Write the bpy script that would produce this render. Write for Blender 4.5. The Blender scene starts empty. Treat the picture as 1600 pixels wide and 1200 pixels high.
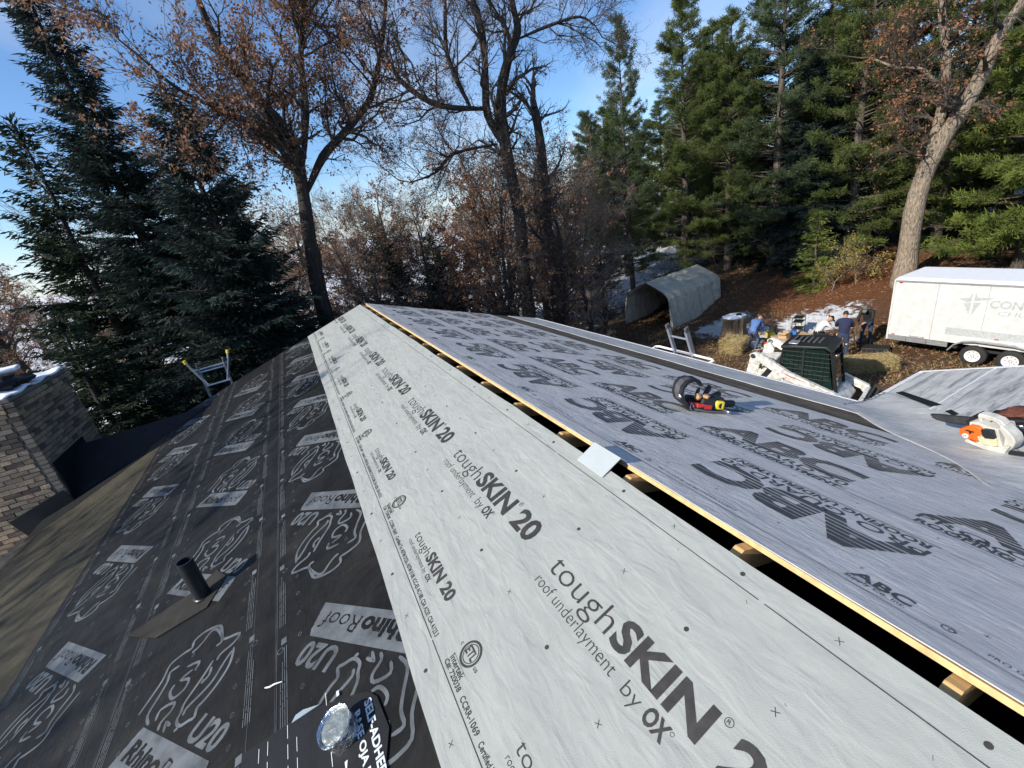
import bpy, bmesh, math, random
import numpy as np
from mathutils import Matrix, Vector

# ---------------------------------------------------------------- camera, sky, sun, exposure
scene = bpy.context.scene
col = scene.collection
RAD = math.radians
cam_data = bpy.data.cameras.new("camera")
cam = bpy.data.objects.new("camera", cam_data)
col.objects.link(cam)
scene.camera = cam
cam_data.sensor_fit = 'HORIZONTAL'
cam_data.sensor_width = 36.0
cam_data.lens = 36.0 * 680.0 / 1600.0
cam_data.clip_start = 0.05
cam_data.clip_end = 3000
_p, _y, _r = RAD(21.3), RAD(23.6), RAD(-10.0)
_f = Vector((math.sin(_y) * math.cos(_p), math.cos(_y) * math.cos(_p), -math.sin(_p)))
_rt = _f.cross(Vector((0, 0, 1))).normalized()
_up = _rt.cross(_f)
_r2 = _rt * math.cos(_r) + _up * math.sin(_r)
_u2 = -_rt * math.sin(_r) + _up * math.cos(_r)
cm = Matrix((_r2, _u2, -_f)).transposed().to_4x4()
cm.translation = (-1.176, 0, 1.277)
cam.matrix_world = cm

SUN_EL = RAD(30.0)
SUN_AZ = math.atan2(-0.998, -0.06)          # compass-style, from +Y towards +X
world = bpy.data.worlds.new("World")
scene.world = world
world.use_nodes = True
wn, wl = world.node_tree.nodes, world.node_tree.links
wn.clear()
w_out = wn.new('ShaderNodeOutputWorld')
w_bg = wn.new('ShaderNodeBackground')
sky = wn.new('ShaderNodeTexSky')
sky.sky_type = 'NISHITA'
sky.sun_disc = False
sky.sun_elevation = SUN_EL
sky.sun_rotation = SUN_AZ
sky.altitude = 200
sky.air_density = 1.0
sky.dust_density = 0.15
sky.ozone_density = 6.5
w_bg.inputs['Strength'].default_value = 0.112
# thin high cloud, the same all round the sky
tc = wn.new('ShaderNodeTexCoord')
sep = wn.new('ShaderNodeSeparateXYZ')
wl.new(tc.outputs['Generated'], sep.inputs[0])
addz = wn.new('ShaderNodeMath'); addz.operation = 'ADD'; addz.inputs[1].default_value = 0.22
wl.new(sep.outputs['Z'], addz.inputs[0])
mxz = wn.new('ShaderNodeMath'); mxz.operation = 'MAXIMUM'; mxz.inputs[1].default_value = 0.05
wl.new(addz.outputs[0], mxz.inputs[0])
dv = wn.new('ShaderNodeVectorMath'); dv.operation = 'DIVIDE'
cz = wn.new('ShaderNodeCombineXYZ')
for k in range(3):
    wl.new(mxz.outputs[0], cz.inputs[k])
wl.new(tc.outputs['Generated'], dv.inputs[0]); wl.new(cz.outputs[0], dv.inputs[1])
mp = wn.new('ShaderNodeMapping'); mp.inputs['Scale'].default_value = (1.1, 0.55, 0.6); mp.inputs['Location'].default_value = (5.58, 9.32, 0)
mp.inputs['Rotation'].default_value = (0, 0, 0.5)
wl.new(dv.outputs[0], mp.inputs[0])
cn = wn.new('ShaderNodeTexNoise'); cn.inputs['Scale'].default_value = 1.15; cn.inputs['Detail'].default_value = 7
cn.inputs['Roughness'].default_value = 0.52; cn.inputs['Distortion'].default_value = 0.3
wl.new(mp.outputs[0], cn.inputs['Vector'])
cr = wn.new('ShaderNodeValToRGB')
cr.color_ramp.elements[0].position = 0.52; cr.color_ramp.elements[0].color = (0, 0, 0, 1)
cr.color_ramp.elements[1].position = 0.75; cr.color_ramp.elements[1].color = (0.5, 0.5, 0.5, 1)
wl.new(cn.outputs['Fac'], cr.inputs[0])
cmx = wn.new('ShaderNodeMix'); cmx.data_type = 'RGBA'
cmx.inputs['B'].default_value = (4.6, 5.0, 5.5, 1)
wl.new(cr.outputs[0], cmx.inputs['Factor'])
wl.new(sky.outputs[0], cmx.inputs['A'])
# pale haze low over the horizon
hz1 = wn.new('ShaderNodeMapRange'); hz1.inputs['From Min'].default_value = 0.0; hz1.inputs['From Max'].default_value = 0.14; hz1.inputs['To Min'].default_value = 0.5; hz1.inputs['To Max'].default_value = 0.0
hz1.interpolation_type = 'SMOOTHSTEP'
wl.new(sep.outputs['Z'], hz1.inputs['Value'])
hmx = wn.new('ShaderNodeMix'); hmx.data_type = 'RGBA'; hmx.inputs['B'].default_value = (4.6, 5.1, 5.7, 1)
wl.new(hz1.outputs[0], hmx.inputs['Factor']); wl.new(cmx.outputs['Result'], hmx.inputs['A'])
wl.new(hmx.outputs['Result'], w_bg.inputs['Color'])
wl.new(w_bg.outputs[0], w_out.inputs[0])

sun_data = bpy.data.lights.new("sun", 'SUN')
sun_data.energy = 3.7
sun_data.angle = RAD(0.53)
sun_data.color = (1.0, 0.93, 0.82)
sun = bpy.data.objects.new("sun", sun_data)
col.objects.link(sun)
_sd = Vector((math.sin(SUN_AZ) * math.cos(SUN_EL), math.cos(SUN_AZ) * math.cos(SUN_EL), math.sin(SUN_EL)))
sun.rotation_euler = _sd.to_track_quat('Z', 'Y').to_euler()
sun.location = _sd * 60

scene.render.engine = 'CYCLES'
scene.render.resolution_x = 1024
scene.render.resolution_y = 768
scene.view_settings.view_transform = 'Standard'
scene.view_settings.look = 'None'
scene.view_settings.exposure = 0.75
scene.view_settings.gamma = 1.0
scene.view_settings.use_curve_mapping = False

# ---------------------------------------------------------------- helpers
rng = np.random.default_rng(7)
random.seed(7)


class MB:
    """collects shapes; build() links them as one mesh object"""
    def __init__(self):
        self.v = []; self.f = []; self.m = []; self.n = 0

    def add(self, V, F, mi=0):
        V = [tuple(map(float, p)) for p in V]
        self.v += V
        for f in F:
            self.f.append(tuple(i + self.n for i in f)); self.m.append(mi)
        self.n += len(V)
        return self

    def box(self, c, s, rot=None, mi=0, taper=(1, 1)):
        V = []
        for sz in (-1, 1):
            tx, ty = (1, 1) if sz < 0 else taper
            for sx, sy in ((-1, -1), (1, -1), (1, 1), (-1, 1)):
                p = Vector((sx * s[0] / 2 * tx, sy * s[1] / 2 * ty, sz * s[2] / 2))
                if rot is not None: p = rot @ p
                V.append(p + Vector(c))
        return self.add(V, [(0, 3, 2, 1), (4, 5, 6, 7), (0, 1, 5, 4), (1, 2, 6, 5), (2, 3, 7, 6), (3, 0, 4, 7)], mi)

    def path(self, pts, rad, n=8, mi=0, caps=True, flat=1.0, up=None):
        """tube along a polyline; flat squashes its second axis"""
        pts = [Vector(p) for p in pts]
        if not hasattr(rad, '__len__'): rad = [rad] * len(pts)
        V, F = [], []
        ref = Vector(up) if up is not None else None
        for i, p in enumerate(pts):
            d = (pts[min(i + 1, len(pts) - 1)] - pts[max(i - 1, 0)])
            d = d.normalized() if d.length > 1e-9 else Vector((0, 0, 1))
            if ref is None:
                ref = Vector((0, 0, 1)) if abs(d.z) < .9 else Vector((1, 0, 0))
            a = d.cross(ref)
            if a.length < 1e-6: a = d.orthogonal()
            a.normalize(); b = a.cross(d).normalized()
            if up is None: ref = b
            for k in range(n):
                t = 2 * math.pi * k / n
                V.append(p + a * (math.cos(t) * rad[i]) + b * (math.sin(t) * rad[i] * flat))
        for i in range(len(pts) - 1):
            for k in range(n):
                k2 = (k + 1) % n
                F.append((i * n + k, (i + 1) * n + k, (i + 1) * n + k2, i * n + k2))
        if caps:
            F.append(tuple(range(n))); F.append(tuple(reversed(range((len(pts) - 1) * n, len(pts) * n))))
        return self.add(V, F, mi)

    def cyl(self, p0, p1, r0, r1=None, n=14, mi=0, caps=True):
        return self.path([p0, p1], [r0, r0 if r1 is None else r1], n, mi, caps)

    def prism(self, poly, o, ux, uy, depth, mi=0):
        """polygon in the plane o + x*ux + y*uy, extruded along ux x uy by depth"""
        o, ux, uy = Vector(o), Vector(ux), Vector(uy)
        nn = ux.cross(uy).normalized() * depth
        n = len(poly)
        V = [o + ux * x + uy * y for x, y in poly]
        V = V + [p + nn for p in V]
        area = sum(poly[i][0] * poly[(i + 1) % n][1] - poly[(i + 1) % n][0] * poly[i][1] for i in range(n))
        F = [tuple(reversed(range(n))), tuple(range(n, 2 * n))]
        F += [(i, (i + 1) % n, n + (i + 1) % n, n + i) for i in range(n)]
        if (area < 0) != (depth < 0): F = [tuple(reversed(f)) for f in F]
        return self.add(V, F, mi)

    def ball(self, c, r, nu=14, nv=9, rot=None, mi=0, jit=0, seed=0):
        rr = random.Random(seed)
        if not hasattr(r, '__len__'): r = (r, r, r)
        V, F = [], []
        for j in range(nv + 1):
            th = math.pi * j / nv
            for i in range(nu):
                ph = 2 * math.pi * i / nu
                k = 1 + jit * (rr.random() - .5)
                p = Vector((r[0] * math.sin(th) * math.cos(ph) * k, r[1] * math.sin(th) * math.sin(ph) * k, r[2] * math.cos(th) * k))
                if rot is not None: p = rot @ p
                V.append(p + Vector(c))
        for j in range(nv):
            for i in range(nu):
                i2 = (i + 1) % nu
                F.append((j * nu + i, (j + 1) * nu + i, (j + 1) * nu + i2, j * nu + i2))
        return self.add(V, F, mi)

    def lathe(self, prof, o=(0, 0, 0), axis=(0, 0, 1), n=24, mi=0):
        ax = Vector(axis).normalized(); a = ax.orthogonal().normalized(); b = ax.cross(a)
        V, F = [], []
        for r, h in prof:
            for k in range(n):
                t = 2 * math.pi * k / n
                V.append(Vector(o) + ax * h + a * (r * math.cos(t)) + b * (r * math.sin(t)))
        for i in range(len(prof) - 1):
            for k in range(n):
                k2 = (k + 1) % n
                F.append((i * n + k, i * n + k2, (i + 1) * n + k2, (i + 1) * n + k))
        return self.add(V, F, mi)

    def mesh(self, name, smooth=False, ang=35):
        me = bpy.data.meshes.new(name)
        me.from_pydata(self.v, [], self.f)
        if any(self.m):
            me.polygons.foreach_set('material_index', self.m)
        me.update()
        if smooth:
            me.polygons.foreach_set('use_smooth', [True] * len(me.polygons))
            me.set_sharp_from_angle(angle=RAD(ang))
        return me

    def build(self, name, mat, parent=None, smooth=False, bevel=0, mw=None, seg=2, ang=35):
        me = self.mesh(name, smooth or bevel > 0, ang)
        for m in (mat if isinstance(mat, (list, tuple)) else [mat]): me.materials.append(m)
        o = put(name, me, parent, mw)
        if bevel:
            b = o.modifiers.new('bevel', 'BEVEL'); b.width = bevel; b.segments = seg
            b.limit_method = 'ANGLE'; b.angle_limit = RAD(40)
        return o


def put(name, me, parent=None, mw=None):
    o = bpy.data.objects.new(name, me)
    col.objects.link(o)
    if parent is not None: o.parent = parent
    if mw is not None: o.matrix_local = mw
    return o


def np_mesh(name, V, quads=None, tris=None, smooth=False, mi=None):
    V = np.asarray(V, np.float32)
    nq = 0 if quads is None else len(quads); nt = 0 if tris is None else len(tris)
    me = bpy.data.meshes.new(name)
    me.vertices.add(len(V)); me.vertices.foreach_set('co', V.ravel())
    li = []
    if nq: li.append(np.asarray(quads, np.int32).ravel())
    if nt: li.append(np.asarray(tris, np.int32).ravel())
    li = np.concatenate(li)
    me.loops.add(len(li)); me.loops.foreach_set('vertex_index', li)
    me.polygons.add(nq + nt)
    ls = np.concatenate([np.arange(nq) * 4, nq * 4 + np.arange(nt) * 3]).astype(np.int32)
    me.polygons.foreach_set('loop_start', ls)
    if mi is not None: me.polygons.foreach_set('material_index', np.asarray(mi, np.int32))
    me.update(calc_edges=True)
    me.polygons.foreach_set('use_smooth', np.full(nq + nt, smooth))
    return me


def tag(o, label=None, cat=None, group=None, kind=None):
    if label: o['label'] = label
    if cat: o['category'] = cat
    if group: o['group'] = group
    if kind: o['kind'] = kind
    return o


def thing(name, label, cat, loc=(0, 0, 0), rz=0, group=None, mw=None):
    o = bpy.data.objects.new(name, None)
    o.empty_display_size = 0.2
    col.objects.link(o)
    if mw is not None: o.matrix_world = mw
    else:
        o.location = loc; o.rotation_euler = (0, 0, rz)
    return tag(o, label, cat, group)


# ---------------------------------------------------------------- materials
MATS = {}


def nodes_of(name):
    m = bpy.data.materials.new(name); m.use_nodes = True
    nt = m.node_tree
    return m, nt.nodes, nt.links, nt.nodes['Principled BSDF']


def mat(name, c, rough=.6, metal=0, var=.2, scale=6, bump=0, bscale=40, stretch=(1, 1, 1), spec=.5, c2=None, detail=5, trans=0):
    if name in MATS: return MATS[name]
    m, N, L, b = nodes_of(name)
    b.inputs['Roughness'].default_value = rough
    b.inputs['Metallic'].default_value = metal
    b.inputs['Specular IOR Level'].default_value = spec
    t = N.new('ShaderNodeTexCoord'); mpn = N.new('ShaderNodeMapping'); mpn.inputs['Scale'].default_value = stretch
    L.new(t.outputs['Object'], mpn.inputs[0])
    nz = N.new('ShaderNodeTexNoise'); nz.inputs['Scale'].default_value = scale; nz.inputs['Detail'].default_value = detail
    nz.inputs['Roughness'].default_value = .65
    L.new(mpn.outputs[0], nz.inputs['Vector'])
    rp = N.new('ShaderNodeValToRGB')
    lo = tuple(max(0, x * (1 - var)) for x in c); hi = tuple(min(1, x * (1 + var)) for x in (c2 or c))
    rp.color_ramp.elements[0].position = .3; rp.color_ramp.elements[0].color = (*lo, 1)
    rp.color_ramp.elements[1].position = .7; rp.color_ramp.elements[1].color = (*hi, 1)
    L.new(nz.outputs['Fac'], rp.inputs[0]); L.new(rp.outputs[0], b.inputs['Base Color'])
    if bump:
        n2 = N.new('ShaderNodeTexNoise'); n2.inputs['Scale'].default_value = bscale; n2.inputs['Detail'].default_value = 6
        L.new(mpn.outputs[0], n2.inputs['Vector'])
        bp = N.new('ShaderNodeBump'); bp.inputs['Strength'].default_value = 1; bp.inputs['Distance'].default_value = bump
        L.new(n2.outputs['Fac'], bp.inputs['Height']); L.new(bp.outputs[0], b.inputs['Normal'])
    if trans:
        b.inputs['Subsurface Weight'].default_value = 0
        tr = N.new('ShaderNodeBsdfTranslucent'); mx = N.new('ShaderNodeMixShader'); mx.inputs[0].default_value = trans
        L.new(rp.outputs[0], tr.inputs[0]); L.new(b.outputs[0], mx.inputs[1]); L.new(tr.outputs[0], mx.inputs[2])
        L.new(mx.outputs[0], N['Material Output'].inputs[0])
    MATS[name] = m
    return m


def sheet_mat(name, c, rough, wr, ax, var=.08, fine=.0006, spec=.3, dirt=None, wscale=1.0, ck=.75):
    """membrane: long soft wrinkles (bump) along local axis ax, cross crinkles, weave, scuffs"""
    m, N, L, b = nodes_of(name)
    b.inputs['Roughness'].default_value = rough; b.inputs['Specular IOR Level'].default_value = spec
    t = N.new('ShaderNodeTexCoord')

    def nz(scale, st, det=4, ro=.55, dist=0.0):
        mp_ = N.new('ShaderNodeMapping'); mp_.inputs['Scale'].default_value = st
        L.new(t.outputs['Object'], mp_.inputs[0])
        n = N.new('ShaderNodeTexNoise'); n.inputs['Scale'].default_value = scale; n.inputs['Detail'].default_value = det
        n.inputs['Roughness'].default_value = ro; n.inputs['Distortion'].default_value = dist
        L.new(mp_.outputs[0], n.inputs['Vector'])
        return n.outputs['Fac']
    st = (.2, 1, 1) if ax == 0 else (1, .2, 1)
    st2 = (.33, 1, 1) if ax == 0 else (1, .33, 1)
    long_ = nz(7 * wscale, st, 2, .4, .25)
    crk = nz(22 * wscale, st2, 2, .5, .5)
    fin = nz(420, (1, 1, 1), 2)
    mod = nz(1.3, (1, 1, 1), 2)

    def math_(op, a_, b_):
        n = N.new('ShaderNodeMath'); n.operation = op
        for i, v in enumerate((a_, b_)):
            if isinstance(v, (int, float)): n.inputs[i].default_value = v
            else: L.new(v, n.inputs[i])
        return n.outputs[0]
    wob_ = nz(2.6 * wscale, (.45, 1, 1) if ax == 0 else (1, .45, 1), 1, .4, .3)
    msk = math_('MAXIMUM', math_('MULTIPLY', math_('SUBTRACT', nz(1.1, (.7, 1, 1) if ax == 0 else (1, .7, 1), 2), .36), 3.2), .12)
    h = math_('ADD', math_('MULTIPLY', math_('MULTIPLY', long_, msk), wr), math_('MULTIPLY', wob_, wr * 1.1))
    h = math_('ADD', h, math_('MULTIPLY', math_('MULTIPLY', crk, mod), wr * ck))
    h = math_('ADD', h, math_('MULTIPLY', fin, fine))
    bp = N.new('ShaderNodeBump'); bp.inputs['Distance'].default_value = 1.0; bp.inputs['Strength'].default_value = 1.0
    L.new(h, bp.inputs['Height']); L.new(bp.outputs[0], b.inputs['Normal'])
    scuff = nz(5, (1, 1, 1), 8, .7, .4)
    rp = N.new('ShaderNodeValToRGB')
    rp.color_ramp.elements[0].position = .3; rp.color_ramp.elements[0].color = (*[x * (1 - var) for x in c], 1)
    rp.color_ramp.elements[1].position = .7; rp.color_ramp.elements[1].color = (*[min(1, x * (1 + var)) for x in c], 1)
    L.new(scuff, rp.inputs[0])
    outc = rp.outputs[0]
    if dirt:
        dn = nz(dirt[1], dirt[2], 8, .75, .8)
        dr = N.new('ShaderNodeValToRGB'); dr.color_ramp.elements[0].position = dirt[3]; dr.color_ramp.elements[1].position = dirt[4]
        dr.color_ramp.elements[0].color = (0, 0, 0, 1); dr.color_ramp.elements[1].color = (dirt[5],) * 3 + (1,)
        L.new(dn, dr.inputs[0])
        mx = N.new('ShaderNodeMix'); mx.data_type = 'RGBA'
        L.new(dr.outputs[0], mx.inputs['Factor']); L.new(outc, mx.inputs['A']); mx.inputs['B'].default_value = (*dirt[0], 1)
        outc = mx.outputs['Result']
    L.new(outc, b.inputs['Base Color'])
    MATS[name] = m
    return m


# ---------------------------------------------------------------- ground
GZ = -5.6


def hsh(x, y):
    return (np.sin(x * 1.31 + 1.7 * np.sin(y * .83)) + np.sin(y * 1.73 + 1.3 * np.sin(x * .91)) + .6 * np.sin(x * 3.1 + y * 2.3) + .5 * np.sin(x * 2.2 - y * 3.7)) / 3.1


def gz(x, y):
    x = np.asarray(x, float); y = np.asarray(y, float)
    r = np.maximum(0, x - 18.6 + .15 * (y - 6))
    rise = 2.6 * (1 - np.exp(-r * .27 / 2.6)) * np.clip((46 - y) / 14, 0, 1)
    return GZ + rise + .05 * hsh(x * .8, y * .8) * np.clip((np.hypot(x - 15, y - 8)) / 4, .3, 1) - .012 * np.clip(np.hypot(x, y) - 60, 0, 200)
def stretch_axis(lo, hi, step, far, ratio=1.22):
    a = list(np.arange(lo, hi + 1e-6, step))
    s = step; x = a[-1]
    while x < far:
        s *= ratio; x += s; a.append(x)
    s = step; x = a[0]; pre = []
    while x > -far:
        s *= ratio; x -= s; pre.append(x)
    return np.array(pre[::-1] + a)


gx = stretch_axis(-10, 30, .36, 1200); gy = stretch_axis(0, 30, .36, 1200)
GX, GY = np.meshgrid(gx, gy, indexing='ij')
GZZ = gz(GX, GY)
V = np.stack([GX, GY, GZZ], -1).reshape(-1, 3)
ni, nj = GX.shape
idx = np.arange(ni * nj).reshape(ni, nj)
Q = np.stack([idx[:-1, :-1], idx[1:, :-1], idx[1:, 1:], idx[:-1, 1:]], -1).reshape(-1, 4)
me = np_mesh('ground', V, Q, smooth=True)


def gauss(cx, cy, sx, sy, an=0):
    c, s = math.cos(an), math.sin(an)
    dx, dy = GX - cx, GY - cy
    return np.exp(-(((dx * c + dy * s) / sx) ** 2 + ((-dx * s + dy * c) / sy) ** 2))


snow = np.full(GX.shape, .60)
yard = 1 / (1 + np.exp(-(GX - 6.5) * 1.5)) * 1 / (1 + np.exp((GY - 19.5) * .9)) * 1 / (1 + np.exp((GX - 34) * .5))
snow = snow * (1 - yard) + .05 * yard
for g in ((18.4, 11.8, 3.4, 1.9, -.45, .50), (16.9, 14.5, 2.5, 1.0, 0.05, .56), (20.6, 10.2, 2.2, 1.4, -.3, .42), (16.0, 11.2, 2.4, 1.4, -.4, .40), (18.2, 7.4, .5, .8, 0, .25), (17.8, 9.0, 1.0, .6, 0, .4)):
    snow = snow + g[5] * gauss(*g[:5])
snow = snow - .45 * gauss(24, 10.5, 5, 4.5, .2) - .3 * gauss(21.5, 19.5, 6, 3.2, .0)
at = me.attributes.new('snow', 'FLOAT', 'POINT'); at.data.foreach_set('value', snow.ravel().astype(np.float32))
red = gauss(23, 11.5, 5.5, 3.2, .0) + gauss(21.5, 13.5, 3, 2, 0)
at = me.attributes.new('litter', 'FLOAT', 'POINT'); at.data.foreach_set('value', np.clip(red, 0, 1).ravel().astype(np.float32))
m, N, L, b = nodes_of('ground_soil')
t = N.new('ShaderNodeTexCoord')


def _nz(scale, det=6, ro=.6, dist=0):
    n = N.new('ShaderNodeTexNoise'); n.inputs['Scale'].default_value = scale; n.inputs['Detail'].default_value = det
    n.inputs['Roughness'].default_value = ro; n.inputs['Distortion'].default_value = dist
    L.new(t.outputs['Object'], n.inputs['Vector']); return n.outputs['Fac']


def _ramp(src, stops):
    r = N.new('ShaderNodeValToRGB'); e = r.color_ramp.elements
    while len(e) < len(stops): e.new(.5)
    for i, (p, c) in enumerate(stops):
        e[i].position = p; e[i].color = (*c, 1)
    L.new(src, r.inputs[0]); return r.outputs[0]


def _mix(f, a_, b_):
    x = N.new('ShaderNodeMix'); x.data_type = 'RGBA'
    for s, v in (('Factor', f), ('A', a_), ('B', b_)):
        if isinstance(v, tuple): x.inputs[s].default_value = (*v, 1)
        elif isinstance(v, float): x.inputs[s].default_value = v
        else: L.new(v, x.inputs[s])
    return x.outputs['Result']


def _attr(nm):
    a_ = N.new('ShaderNodeAttribute'); a_.attribute_name = nm; return a_.outputs['Fac']


def _m(op, a_, b_):
    n = N.new('ShaderNodeMath'); n.operation = op
    for i, v in enumerate((a_, b_)):
        if isinstance(v, (int, float)): n.inputs[i].default_value = v
        else: L.new(v, n.inputs[i])
    return n.outputs[0]


soil = _ramp(_nz(14, 9, .75), [(.28, (.035, .022, .014)), (.5, (.10, .066, .038)), (.68, (.20, .145, .085)), (.8, (.27, .22, .15))])
lit = _ramp(_nz(9, 9, .8), [(.3, (.05, .024, .013)), (.52, (.17, .07, .03)), (.72, (.30, .15, .07))])
base = _mix(_attr('litter'), soil, lit)
snn = _m('ADD', _m('MULTIPLY', _nz(2.2, 10, .8, .6), 1.3), _m('SUBTRACT', _attr('snow'), .575))
sf = _ramp(snn, [(.50, (0, 0, 0)), (.60, (1, 1, 1))])
snc = _ramp(_nz(30, 4), [(.3, (.70, .73, .78)), (.7, (.86, .88, .90))])
L.new(_mix(sf, base, snc), b.inputs['Base Color'])
b.inputs['Roughness'].default_value = .85
b.inputs['Specular IOR Level'].default_value = .2
bp = N.new('ShaderNodeBump'); bp.inputs['Distance'].default_value = .12; bp.inputs['Strength'].default_value = .9
L.new(_m('ADD', _nz(22, 8, .75), _m('MULTIPLY', sf, .25)), bp.inputs['Height']); L.new(bp.outputs[0], b.inputs['Normal'])
me.materials.append(m)
ground = put('ground', me)
tag(ground, 'brown leaf littered yard with snow patches running out to snowy fields', 'ground', kind='structure')

# ---------------------------------------------------------------- flat print (lettering, logos)
_tc = {}


def glyphs(s, bold=0.0, shear=0.0):
    key = (s, bold, shear)
    if key in _tc: return _tc[key]
    cu = bpy.data.curves.new('txt', 'FONT'); cu.body = s; cu.size = 1; cu.offset = bold; cu.shear = shear; cu.resolution_u = 3
    cu.fill_mode = 'FRONT'
    ob = bpy.data.objects.new('txt', cu); col.objects.link(ob)
    dg = bpy.context.evaluated_depsgraph_get()
    tm = bpy.data.meshes.new_from_object(ob.evaluated_get(dg))
    V_ = np.array([v.co[:2] for v in tm.vertices]).reshape(-1, 2); F_ = [tuple(p.vertices) for p in tm.polygons]
    bpy.data.objects.remove(ob); bpy.data.curves.remove(cu); bpy.data.meshes.remove(tm)
    _tc[key] = (V_, F_)
    return V_, F_


CAPH = None


class Print:
    """flat ink shapes in a sheet's own (x, y) coordinates, joined to one printed layer"""
    def __init__(self, z): self.z = z; self.v = []; self.f = []

    def raw(self, P2, F):
        n = len(self.v); self.v += [(float(x), float(y), self.z) for x, y in P2]; self.f += [tuple(i + n for i in q) for q in F]

    def text(self, s, o, ex, ey, length, cap, bold=0.0, shear=0.0, stripes=0):
        """baseline starts at o, runs along ex, letters stand along ey; fitted to length and capital height"""
        global CAPH
        if CAPH is None:
            h, _ = glyphs('H'); CAPH = h[:, 1].max()
        V_, F_ = glyphs(s, bold, shear)
        P = V_.copy(); P[:, 0] -= P[:, 0].min(); w = P[:, 0].max(); P[:, 0] *= length / w; P[:, 1] *= cap / CAPH
        if stripes: P, F_ = stripe(P, F_, stripes, cap)
        o = np.array(o); ex = np.array(ex); ey = np.array(ey)
        self.raw(o + P[:, :1] * ex + P[:, 1:2] * ey, F_)

    def poly(self, pts): self.raw(pts, [tuple(range(len(pts)))])

    def stroke(self, pts, w, closed=False):
        pts = [np.array(p, float) for p in pts]
        n = len(pts); Lf = []; Rt = []
        for i in range(n):
            a_ = pts[(i - 1) % n] if (closed or i > 0) else pts[i]; c_ = pts[(i + 1) % n] if (closed or i < n - 1) else pts[i]
            d = c_ - a_; d = d / (np.linalg.norm(d) + 1e-9); nrm = np.array((-d[1], d[0]))
            ww = w if closed or 0 < i < n - 1 else w * .55
            Lf.append(pts[i] + nrm * ww / 2); Rt.append(pts[i] - nrm * ww / 2)
        F = [(i, n + i, n + (i + 1) % n, (i + 1) % n) for i in range(n if closed else n - 1)]
        self.raw(Lf + Rt, F)

    def dot(self, c, r, n=10): self.poly([(c[0] + r * math.cos(2 * math.pi * k / n), c[1] + r * math.sin(2 * math.pi * k / n)) for k in range(n)])

    def ring(self, c, r, w, n=20, sy=1): self.stroke([(c[0] + r * math.cos(2 * math.pi * k / n), c[1] + sy * r * math.sin(2 * math.pi * k / n)) for k in range(n)], w, True)

    def build(self, mat_, parent, name='printed_lettering', xr=None, yr=None):
        me_ = bpy.data.meshes.new(name); me_.from_pydata(self.v, [], self.f); me_.update()
        if xr or yr:
            bm = bmesh.new(); bm.from_mesh(me_)
            for (lo, hi), ax in ((xr, 0), (yr, 1)):
                for v_, s_ in ((lo, -1), (hi, 1)):
                    co = Vector((0, 0, 0)); co[ax] = v_; no = Vector((0, 0, 0)); no[ax] = s_
                    bmesh.ops.bisect_plane(bm, geom=bm.verts[:] + bm.edges[:] + bm.faces[:], plane_co=co, plane_no=no, clear_outer=True)
            bm.normal_update()
            for f in bm.faces:
                if f.normal.z < 0: f.normal_flip()
            bm.to_mesh(me_); bm.free()
        me_.materials.append(mat_)
        o_ = put(name, me_, parent); o_['kind'] = 'stuff'
        return o_


def stripe(P, F_, n, cap):
    """cut letters into horizontal bars that thin towards the bottom"""
    bm = bmesh.new()
    vs = [bm.verts.new((x, y, 0)) for x, y in P]
    for f in F_:
        try: bm.faces.new([vs[i] for i in f])
        except ValueError: pass
    cuts = []
    for k in range(1, n):
        y = cap * k / n; g = cap / n * (.16 + .22 * (1 - k / n)); cuts.append((y - g / 2, y + g / 2))
    for a_, b_ in cuts:
        for y in (a_, b_):
            bmesh.ops.bisect_plane(bm, geom=bm.verts[:] + bm.edges[:] + bm.faces[:], plane_co=(0, y, 0), plane_no=(0, 1, 0))
    dead = [f for f in bm.faces if any(a_ < f.calc_center_median().y < b_ for a_, b_ in cuts)]
    bmesh.ops.delete(bm, geom=dead, context='FACES')
    bm.verts.index_update()
    P2 = np.array([v.co[:2] for v in bm.verts]); F2 = [tuple(v.index for v in f.verts) for f in bm.faces]
    bm.free()
    return P2, F2


# ---------------------------------------------------------------- the house
A = RAD(18.3); CA, SA, TA = math.cos(A), math.sin(A), math.tan(A)
RY0, RY1 = -3.0, 9.69            # ridge runs along y
UL, UR = 5.8, 4.27               # slope lengths left and right
house = thing('house', 'long low house with its gabled roof stripped and covered in printed underlayment', 'house', (0, 3.3, GZ))
HOUSE_INV = Matrix.Translation((0, -3.3, -GZ))
ML = Matrix(((0, -CA, -SA, 0), (1, 0, 0, 0), (0, -SA, CA, 0), (0, 0, 0, 1)))     # local x = along ridge, y = down the left slope
MR = Matrix(((CA, 0, SA, 0), (0, 1, 0, 0), (-SA, 0, CA, 0), (0, 0, 0, 1)))       # local x = down the right slope, y = along ridge
HL, HR = HOUSE_INV @ ML, HOUSE_INV @ MR

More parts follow.
